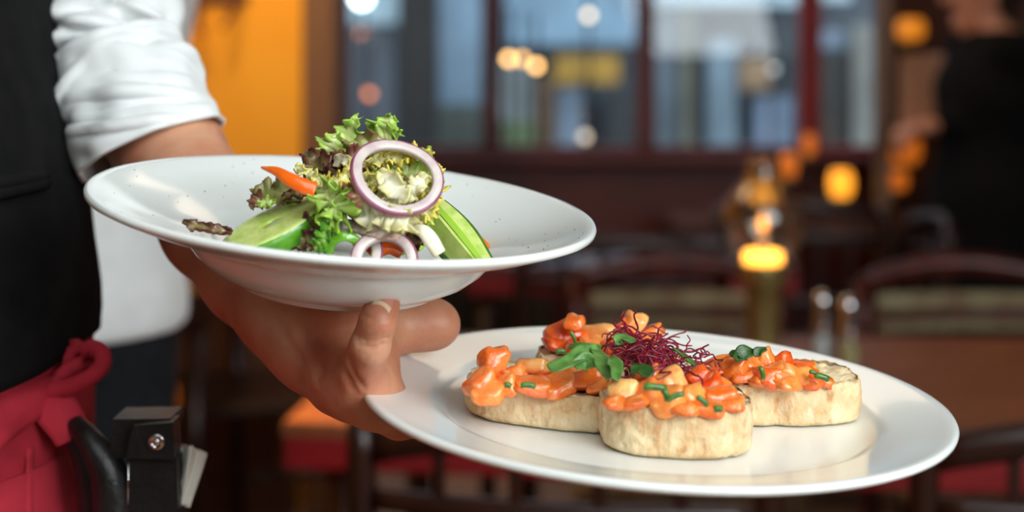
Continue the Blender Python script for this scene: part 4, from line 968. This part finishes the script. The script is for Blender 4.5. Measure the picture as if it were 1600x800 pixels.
strip([(738, 372, .726), (746, 381, .724), (754, 392, .722)], [.005, .008, .009], .005, 'orange pepper piece behind the right cucumber wedge', M['pepper'])
strip([(580, 398, .690), (592, 386, .690), (610, 382, .690), (630, 394, .690)], [.007, .0095, .0095, .007], .006, 'orange pepper piece inside the small front onion ring', M['pepper'])
M['gpep'] = mat('green pepper', (112, 168, 38), (84, 146, 28), 60, .15, coat=.4)
strip([(512, 398, .679), (520, 378, .677), (538, 369, .676), (556, 376, .678), (562, 398, .680)], [.004, .0045, .0045, .0045, .004], .0016, 'green curled pepper strip at the front of salad', M['gpep'])
strip([(648, 358, .683), (662, 362, .680), (674, 376, .679), (686, 396, .680)], [.004, .0062, .007, .0062], .004, 'pale mushroom slice left of the right cucumber wedge', mat('mushroom', (240, 232, 206), (206, 180, 136), 40, .6, lo=.5, hi=.8), 'mushroom_slice', 'mushroom')
# onion rings
M['onion'] = mat('red onion flesh', (216, 204, 196), (200, 178, 180), 130, .28, .1, 300, coat=.25, sss=.25, sssr=(1, .8, .8), sscale=.003)
M['onion_skin'] = mat('red onion skin', (134, 62, 92), (158, 92, 116), 120, .3, coat=.3)
def onion(ctr, nrm, R, w, h, label, wob=.03, seed=0, squash=1.0, e1h=(1, 0, 0)):
    n = np.array(nrm, float); n /= np.linalg.norm(n); e1 = np.array(e1h, float); e1 -= n*(e1@n); e1 /= np.linalg.norm(e1); e2 = np.cross(n, e1)
    t = thing('onion_ring', label, 'onion', ctr-np.array([0, 0, R*.7]), 0, None)
    def ringm(sec, m, nm):
        V = []; N_ = 96
        for i in range(N_):
            a = 2*PI*i/N_; k = 1+wob*math.sin(2*a+seed)+wob*.5*math.sin(3*a+2*seed)
            for r, z in sec:
                V.append(ctr+(e1*math.cos(a)+e2*math.sin(a)*squash)*(R*k+r)+n*(z+.0012*math.sin(2*a+seed)))
        s = len(sec); f = grid_faces(N_, s, True)
        f += [((N_-1)*s+j, (N_-1)*s+(j+1) % s, (j+1) % s, j) for j in range(s)]
        mk(nm, rest(V), f, m, t)
    ringm([(-w, -h*.4), (-w, h*.35), (-w*.85, h*.5), (-w*.15, h*.5), (-.0002, h*.42), (-.0002, -h*.42), (-w*.2, -h*.5), (-w*.85, -h*.5)], M['onion'], 'flesh')
    ringm([(-.0004, h*.47), (.0004, h*.40), (.0007, 0), (.0004, -h*.45), (-.0004, -h*.5)], M['onion_skin'], 'skin')
onion(P(619, 276, .683), (.35, -.74, .60), .0207, .0046, .0034, 'large tilted red onion ring on top of the salad', .02, 1.0, .95)
onion(P(601, 408, .6775), (.05, -.93, .36), .0142, .0046, .0050, 'smaller upright onion ring at the front rim of plate', .02, 2.0)
onion(P(548, 392, .684), (.15, -.93, .36), .0138, .0046, .0045, 'onion ring half hidden behind the small front one', .02, 3.0)
# pepper specks and the dressing drops
rr = random.Random(5); V, F, nn_ = [], [], 0
for k in range(90):
    a = rr.uniform(0, 2*PI); r = rr.uniform(.075, .118); h = np.interp(r, [.071, .09, .108, .1165], [-.0172, -.0118, -.0052, -.0012])
    s = rr.uniform(.0002, .0005); v, f = box((r*math.cos(a), r*math.sin(a), h+s*.3), (s*1.4, s, s*.8), rr.uniform(0, 3)); V.append(v); F += [tuple(i+nn_ for i in q) for q in f]; nn_ += 8
o = mk('ground_pepper', np.vstack(V), F, mat('ground pepper specks', (120, 108, 90), rough=.8), None, False); o.matrix_world = MA
tag(o, 'ground pepper specks sprinkled over the salad plate rim', 'pepper', None, 'stuff')

# ------------------------------------------------------------------ bruschetta
def crust_mat():
    m = mat('pale bread crust', (232, 208, 164), (210, 170, 120), 90, .8, .9, 260, stretch=(1, 1, .7), lo=.42, hi=.7, bdist=.0018)
    t = m.node_tree; N = t.nodes; b = N['Principled BSDF']; src = b.inputs['Base Color'].links[0].from_socket; co = [n for n in N if n.type == 'TEX_COORD'][0]
    def layer(src, stretch, scale, lo, hi, col, amt):
        mp = N.new('ShaderNodeMapping'); mp.inputs['Scale'].default_value = stretch; t.links.new(co.outputs['Object'], mp.inputs[0])
        n = N.new('ShaderNodeTexNoise'); n.inputs['Scale'].default_value = scale; n.inputs['Detail'].default_value = 5; t.links.new(mp.outputs[0], n.inputs['Vector'])
        r = N.new('ShaderNodeMapRange'); r.inputs[1].default_value = lo; r.inputs[2].default_value = hi; r.inputs[4].default_value = amt; t.links.new(n.outputs['Fac'], r.inputs[0])
        mx = N.new('ShaderNodeMix'); mx.data_type = 'RGBA'; t.links.new(r.outputs[0], mx.inputs[0]); t.links.new(src, mx.inputs[6]); mx.inputs[7].default_value = (*lin(col), 1); return mx.outputs[2]
    src = layer(src, (1, 1, .7), 110, .56, .68, (184, 116, 58), .7)      # toasted spots
    src = layer(src, (1, 1, .16), 170, .58, .68, (164, 116, 74), .5)     # cracks down the crust
    src = layer(src, (1, 1, .5), 130, .54, .72, (240, 226, 194), .6)     # flour
    t.links.new(src, b.inputs['Base Color']); return m
M['crust'] = crust_mat()
M['crumb'] = mat('bread crumb', (242, 226, 188), (226, 196, 146), 140, .8, .9, 260, bdist=.002)
def bread(cx, cy, a, b, rot, thick, label, seed, notch=()):
    """slice on plate B in plate coordinates"""
    z0 = -.0110; rnd = random.Random(seed); N_ = 180; co, si = math.cos(rot), math.sin(rot)
    def outline(sc_, z, nz=1.0):
        out_ = []
        for i in range(N_):
            th = 2*PI*i/N_; c, s = math.cos(th), math.sin(th); e = .72
            x = a*sc_*math.copysign(abs(c)**e, c); y = b*sc_*math.copysign(abs(s)**e, s)
            k = 1+.05*nz*mnoise.noise(Vector((c*1.6+seed, s*1.6, 0)))+.020*nz*mnoise.noise(Vector((c*5+seed, s*5, z*70)))+.022*nz*mnoise.noise(Vector((c*9, s*9+seed, z*260)))+.012*nz*mnoise.noise(Vector((c*22, s*22+seed, z*520)))-.03*nz*max(0, mnoise.noise(Vector((c*13+seed, s*13, z*25)))-.32)
            for th0, dep, wd in notch:
                dd = math.atan2(math.sin(th-th0), math.cos(th-th0)); k -= dep*math.exp(-(dd/wd)**2)
            x, y = x*k, y*k
            out_.append((cx+co*x-si*y, cy+si*x+co*y, z0+z+(.0016*mnoise.noise(Vector((c*3+seed, s*3, 5)))*z/thick)+(.0009*mnoise.noise(Vector((c*12+seed, s*12, 5)))*z/thick)))
        return out_
    t = thing('bread_slice', label, 'bread', MB @ Vector((cx, cy, z0)))
    V = []
    prof = [(.02, .0012), (.6, .0010), (.93, .0008), (.975, .0022)]+[(.985+.02*math.sin(PI*q), .003+(thick-.004)*q) for q in np.linspace(0, 1, 15)]+[(.975, thick+.0004), (.955, thick+.0004)]
    for s, z in prof: V += outline(s, z)
    V = [MB @ Vector(p) for p in V]
    mk('crust', V, grid_faces(len(prof), N_, True)[::1], M['crust'], t)
    V = []
    rr_ = np.linspace(.03, .965, 16)
    for s in rr_:
        for p in outline(s, 0): V.append(MB @ Vector((p[0], p[1], p[2]+thick-.0003+.0016*mnoise.noise(Vector((p[0]*140, p[1]*140, seed)))+.0008*mnoise.noise(Vector((p[0]*420, p[1]*420, seed))))))
    mk('crumb', V, grid_faces(16, N_, True), M['crumb'], t)
bread(-.020, .043, .036, .026, .05, .0165, 'bread slice at the back of the plate beneath tomatoes', 4.1)
bread(-.0495, -.012, .0405, .0265, -.28, .0170, 'bread slice at left of the plate under orange tomato dice', 1.7, [(-1.1, .05, .12)])
bread(.0615, .0135, .0395, .0265, .22, .0200, 'bread slice at right of the plate with brown crust spot', 9.3, [(-1.75, .09, .10)])
bread(.0045, -.0440, .0345, .0290, .0, .0215, 'front bread slice nearest the viewer, pale thick crust', 6.2, [(-.85, .05, .1)])
# tomato dice
def tom(n_, a, b2): return mat(n_, a, b2, 2.2, .14, .5, 7, coat=.5, sss=.2, sssr=(1, .28, .1), rnd=.3, lo=.42, hi=.95, bdist=.0012, sscale=.003)
M['tom'] = [tom('tomato red', (226, 66, 14), (246, 132, 46)), tom('tomato orange', (238, 102, 24), (250, 168, 86)), tom('tomato pale', (240, 136, 66), (248, 206, 128))]
def dice_mesh(seed, sharp):
    n = 7; V, F = [], []; idx = {}
    for ax_ in range(3):
        for sg in (-1, 1):
            base = len(V)
            for i in range(n):
                for j in range(n):
                    q = [0, 0, 0]; q[ax_] = sg; q[(ax_+1) % 3] = 2*i/(n-1)-1; q[(ax_+2) % 3] = 2*j/(n-1)-1
                    key = tuple(round(x, 3) for x in q); idx[(base+i*n+j)] = key; V.append(q)
            for i in range(n-1):
                for j in range(n-1):
                    c = (base+i*n+j, base+(i+1)*n+j, base+(i+1)*n+j+1, base+i*n+j+1); F.append(c if sg > 0 else c[::-1])
    uniq = {}; mp = {}; W_ = []
    for i, q in enumerate(V):
        k = idx[i]
        if k not in uniq: uniq[k] = len(W_); W_.append(q)
        mp[i] = uniq[k]
    F = [tuple(mp[i] for i in q) for q in F]; out_ = []
    for q in W_:
        p = np.array(q, float); r = (np.abs(p)**sharp).sum()**(1/sharp); p = p/r
        p[2] *= .75+.25*p[0]; p[1] *= 1-.25*p[2]; p[2] += .22*p[0]*p[0]
        p *= 1+.30*mnoise.noise(Vector(p*1.3)+Vector((seed*3.1, 0, 0)))+.05*mnoise.noise(Vector(p*4)+Vector((0, seed*3.1, 0)))
        out_.append(p*.5)
    return np.array(out_), F
DM = [[mesh_data('tomato_piece', *dice_mesh(k+1, (2.6, 3.4, 2.3, 3.0, 4)[k]), m) for k in range(5)] for m in M['tom']]
cnt = 0
def tomato(px, py, h, w, ht, dep, rot, tone, label, group):
    """px, py: middle of the piece, h: height of its middle above the plate's rim plane, sizes in mm"""
    global cnt
    o = link('tomato_piece', DM[tone][cnt % 5]); cnt += 1
    p = hitm(MB, px, py, h)
    R = Matrix.Rotation(rot[2], 4, 'Z') @ Matrix.Rotation(rot[1], 4, 'Y') @ Matrix.Rotation(rot[0], 4, 'X')
    o.matrix_world = Matrix.Translation(p) @ R @ Matrix.Diagonal((w/1000*1.22, dep/1000*1.3, ht/1000*1.36, 1))
    tag(o, label, 'tomato', group); return o
ORD = ['first', 'second', 'third', 'fourth', 'fifth', 'sixth', 'seventh', 'eighth', 'ninth', 'tenth']
TONE = ['red', 'orange', 'pale orange']
def heap(side, tops, hb, group, lab):
    ys = sorted(q[1] for q in tops); cut = [ys[len(ys)//3], ys[2*len(ys)//3]]
    rows = {}
    for k, q in enumerate(tops):
        r = 0 if q[1] < cut[0] else 1 if q[1] < cut[1] else 2; rows.setdefault(r, []).append((q[0], k))
    auto = {}
    for r, it in rows.items():
        for n_, (_, k) in enumerate(sorted(it)): auto[k] = f"{TONE[tops[k][4]]} tomato dice, {ORD[n_]} from left in the {('upper', 'middle', 'lower')[r]} row on the {side} slice"
    for k, q in enumerate(tops):
        px, py, w, ht, tone = q[:5]; h = hb+(q[5] if len(q) > 5 else 0); rr = random.Random(px*7+py)
        rot = (rr.uniform(-.5, .5), q[6] if len(q) > 6 else rr.uniform(-.45, .45), rr.uniform(-.6, .6))
        tomato(px, py, h, w, ht, rr.uniform(8, 12), rot, tone, q[7] if len(q) > 7 else auto[k], group)
heap('back', [(866, 540, 10, 7, 0, -.001), (880, 521, 15, 12, 0, .003, -.3, 'large red tomato piece at the left end of the back slice'), (897, 503, 9.5, 6.5, 1, .011, .1, 'small orange tomato piece perched on top of the back slice'),
              (934, 522, 19, 9.5, 2, .003, 0, 'wide pale orange tomato piece in the middle of back slice'), (935, 545, 16, 5, 1, -.002), (990, 506, 9, 12, 2, .008, .5, 'upright pale orange tomato piece at right of the back slice'),
              (974, 517, 6, 9, 0, .006), (958, 540, 14, 8, 0, 0), (1000, 535, 15, 8, 1, 0), (910, 550, 14, 7, 0, -.001), (985, 525, 12, 8, 0, .002), (1015, 520, 12, 6, 1, .004), (905, 530, 10, 9, 0, .0)],
     .0105, 'tomato dice on the back bread slice', 'diced red tomato piece heaped on the back bread slice')
heap('left', [(770, 568, 11, 15, 1, .007, .35, 'tall orange tomato piece standing at the left end of left slice'), (750, 600, 12, 9.5, 1, 0), (786, 604, 13, 9, 1, -.001), (762, 612, 12, 6, 1, -.002), (806, 584, 9, 8, 1, .003),
              (832, 573, 14, 7, 2, .005, 0, 'pale yellow tomato piece with seeds on the left slice'), (828, 602, 15, 7, 0, 0), (868, 601, 16, 7.5, 1, 0), (915, 596, 17, 9, 0, .001, -.15, 'large red tomato piece at the right end of left slice'), (890, 588, 13, 7, 1, .001),
              (858, 588, 14, 6, 0, .001), (795, 592, 11, 8, 1, .001), (935, 606, 9, 6, 1, 0)], .0095, 'tomato dice on the left bread slice', 'diced orange tomato piece heaped on the left bread slice')
heap('right', [(1142, 581, 17, 7.5, 0, 0, -.1, 'glossy red tomato piece at left of the right slice'), (1172, 572, 14, 8, 1, .003), (1200, 590, 11, 10, 0, .001), (1236, 588, 16, 9, 1, .001, .3, 'large orange tomato piece in the middle of right slice'), (1244, 570, 15, 5, 0, .004),
               (1128, 570, 11, 6, 1, .003), (1186, 598, 12, 6, 1, -.002), (1263, 588, 13, 5.5, 0, .001, .55, 'red tomato piece sloping to the right end of right slice'), (1215, 572, 12, 9, 0, .003), (1160, 588, 12, 6, 0, 0), (1194, 562, 8, 8, 1, .006), (1115, 582, 9, 6, 0, 0), (1252, 578, 12, 7, 1, .002), (1282, 592, 9, 4.5, 0, -.001, .5), (1225, 600, 12, 7, 1, -.001), (1150, 572, 10, 8, 1, .004), (1212, 582, 11, 8, 1, .003)],
     .0125, 'tomato dice on the right bread slice', 'diced tomato piece heaped on the right bread slice')
heap('front', [(972, 614, 12, 12, 2, .001, .2, 'pale orange tomato piece at left of the front slice'), (1008, 620, 14, 11, 1, 0), (1045, 596, 12, 10, 2, .005, -.2, 'pale pinkish tomato piece on top of the front slice'), (1042, 626, 13, 9, 1, 0), (1078, 618, 12, 10, 1, .001), (1090, 592, 10, 9, 0, .004),
               (1120, 622, 13, 9, 1, 0), (1145, 630, 9, 6, 1, -.001), (1012, 592, 13, 8, 1, .004), (1065, 638, 13, 5.5, 1, -.002), (985, 632, 13, 6, 1, -.002), (1100, 636, 14, 6, 1, -.002), (1028, 606, 11, 9, 0, .002), (1105, 605, 12, 8, 0, .002), (1125, 606, 9, 6, 1, .002), (960, 630, 7, 6, 1, -.001)],
     .0140, 'tomato dice on the front bread slice', 'diced orange tomato piece heaped on the front bread slice')
# chopped herbs
M['herb'] = mat('chopped chive', (84, 132, 48), (50, 94, 30), 200, .3, coat=.2)
M['arug'] = mat('arugula leaf', (96, 140, 64), (58, 104, 38), 160, .4, .3, 300)
def herb(px, py, h, lx_, w, ang, label, group='chopped chive bits on the bruschetta'):
    p = hitm(MB, px, py, h); v, f = tube(np.array([[-lx_/2, 0, 0], [-lx_/2.2, 0, 0], [-lx_/5, 0, .0004], [lx_/5, 0, .0004], [lx_/2.2, 0, 0], [lx_/2, 0, 0]]), [w*.35, w*.5, w*.5, w*.5, w*.5, w*.3], 8)
    o = mk('herb_piece', v, f, M['herb']); o.matrix_world = Matrix.Translation(p) @ Matrix.Rotation(.15, 4, 'Z') @ Matrix.Rotation(ang, 4, 'Y'); tag(o, label, 'herb', group)
for q in [(825, 603, .0165, .0066, .0027, .1, 'green chive piece on the front of left slice'), (793, 603, .017, .0028, .0026, .2, 'tiny green herb bit left on the left slice'), (1024, 606, .0235, .010, .0032, .12, 'long dark green chive piece on the front slice'),
          (1056, 620, .022, .0075, .0026, -.35, 'slanting green chive piece right on the front slice'), (1097, 627, .0215, .006, .0024, .7, 'light green herb bit at right of the front slice'), (1122, 640, .0185, .0034, .003, 0, 'dark green bit at the right edge of front slice'),
          (1190, 583, .0215, .0058, .0024, 1.3, 'upright green chive piece on the right slice'), (1284, 590, .0165, .007, .003, .3, 'dark green herb at the right end of right slice'), (1272, 584, .017, .005, .002, .5, 'thin green herb beside the dark one on right slice'),
          (897, 532, .018, .010, .0018, 1.2, 'thin green stalk standing at the back slice'), (876, 550, .015, .005, .0026, 0, 'small green bit on the back slice'), (1130, 612, .0135, .011, .0022, .1, 'thin green stem between front and right slices'), (1040, 618, .022, .005, .0028, 1.2, 'short green chive piece under the long one')]:
    herb(*q)
def blade(pts, w, label, twist=.4, m='arug', seed=0, name='arugula_strip'):
    n = 26; p = smoothpath([hitm(MB, *q) for q in pts], n); T = np.gradient(p, axis=0); T /= np.linalg.norm(T, axis=1)[:, None]; V = []
    for i in range(n):
        u = i/(n-1); s = np.cross(T[i], np.array([.1, -.7, .7])); s /= np.linalg.norm(s); nn = np.cross(s, T[i]); ww = w*(.35+.65*math.sin(PI*(.12+.8*u)))
        a = twist*math.sin(3*u+seed)
        for j in range(9): q = j/4-1; V.append(p[i]+(s*math.cos(a)+nn*math.sin(a))*q*ww*(1+.12*math.sin(9*u+seed))+nn*(.25*ww*q*q))
    v, f = thicken(V, grid_faces(n, 9), n, 9, .0006); centered(name, v, f, M[m], label, 'herb', None)
M['arug2'] = mat('dark arugula leaf', (52, 88, 30), (36, 70, 24), 120, .35, .3, 300)
blade([(858, 578, .021), (885, 568, .0235), (912, 554, .026), (935, 546, .027)], .0048, 'long green arugula strip pointing left over the left slice', seed=1)
blade([(928, 545, .027), (938, 560, .0255), (946, 575, .0235), (952, 592, .021)], .0040, 'green arugula strip hanging down beside the red sprouts', seed=2)
blade([(896, 572, .0225), (915, 567, .0235), (932, 570, .0235)], .0042, 'pale green arugula piece under the long strip', seed=3)
blade([(890, 542, .0245), (912, 544, .026), (940, 543, .0275)], .0022, 'thin green arugula stalk across the centre', seed=4)
blade([(955, 560, .027), (962, 576, .0245), (960, 594, .0215)], .0034, 'green arugula strip left of the sprouts, pointing to the front slice', seed=5)
blade([(960, 535, .027), (975, 530, .0285), (990, 536, .028)], .0036, 'green arugula leaf showing above the red sprouts', seed=6)
blade([(985, 580, .0235), (1002, 578, .0245), (1018, 588, .023)], .0040, 'dark green leaf beneath the red sprouts', m='arug2', seed=7)
blade([(1098, 598, .0175), (1110, 594, .0185), (1118, 602, .017)], .0036, 'bright green leaf between front and right slices', seed=8)
blade([(1052, 545, .0265), (1075, 562, .024), (1098, 582, .020)], .0010, 'thin green stem running right from the red sprouts', seed=9)
blade([(1148, 562, .0225), (1162, 552, .0255), (1178, 551, .0255)], .0034, 'dark green leaf on top of the right slice', m='arug2', seed=10)
blade([(1178, 556, .0245), (1186, 549, .0265), (1198, 546, .0275)], .0022, 'dark pointed leaf tip standing above the right slice', m='arug2', seed=11)
blade([(1140, 556, .0235), (1150, 552, .0245), (1158, 560, .0235)], .0018, 'small dark leaf left on the right slice', m='arug2', seed=12)
# red sprout tangle
rr = random.Random(11); parts = []
for k in range(210):
    a = rr.uniform(0, 2*PI); r = math.sqrt(rr.random()); px = 1012+58*r*math.cos(a)+ (12 if k % 5 == 0 else 0); py = 553+30*r*math.sin(a)+.20*(px-1012)
    h0 = .0205+.0075*(1-r)+rr.uniform(-.002, .002)
    pts = [np.array(hitm(MB, px, py, h0))]; dv = np.array([rr.uniform(-1, 1), rr.uniform(-.8, .8), rr.uniform(-.4, .6)])
    for s in range(5):
        dv = dv/np.linalg.norm(dv)+np.array([rr.uniform(-.9, .9), rr.uniform(-.9, .9), rr.uniform(-.9, .35)]); pts.append(pts[-1]+dv/np.linalg.norm(dv)*rr.uniform(.0025, .0048))
    parts.append(tube(smoothpath(pts, 16), np.linspace(.00052, .00034, 16)*rr.uniform(.8, 1.35), 5))
for k in range(14):
    px, py = 1060+rr.uniform(-10, 40), 568+rr.uniform(-12, 16); pts = [np.array(hitm(MB, px, py, .0205))]
    for s in range(4): pts.append(pts[-1]+np.array([rr.uniform(-.001, .005), rr.uniform(-.003, .003), rr.uniform(-.003, .003)]))
    parts.append(tube(smoothpath(pts, 14), .0004, 5))
v, f = merge(parts)
centered('beet_sprouts', v, f, mat('magenta beet sprouts', (150, 22, 52), (96, 10, 34), 300, .35), 'tangle of thin magenta beet sprouts in the middle of bruschetta', 'sprouts', None, 'stuff')
rr = random.Random(3); parts = []
for k in range(40):
    px, py = rr.choice([(1085, 578), (905, 565), (1060, 560), (990, 565)]); p = np.array(hitm(MB, px+rr.uniform(-22, 22), py+rr.uniform(-10, 12), .0185)); s = rr.uniform(.0012, .0024)
    parts.append(box(p, (s, s*1.2, s*.8), rr.uniform(0, 3), s*.25))
v, f = merge(parts); centered('garlic_crumbs', v, f, mat('chopped garlic', (232, 208, 140), (214, 176, 96), 300, .6), 'cream chopped garlic crumbs around the red sprouts', 'garlic', None, 'stuff', smooth=False)
bpy.context.view_layer.update()
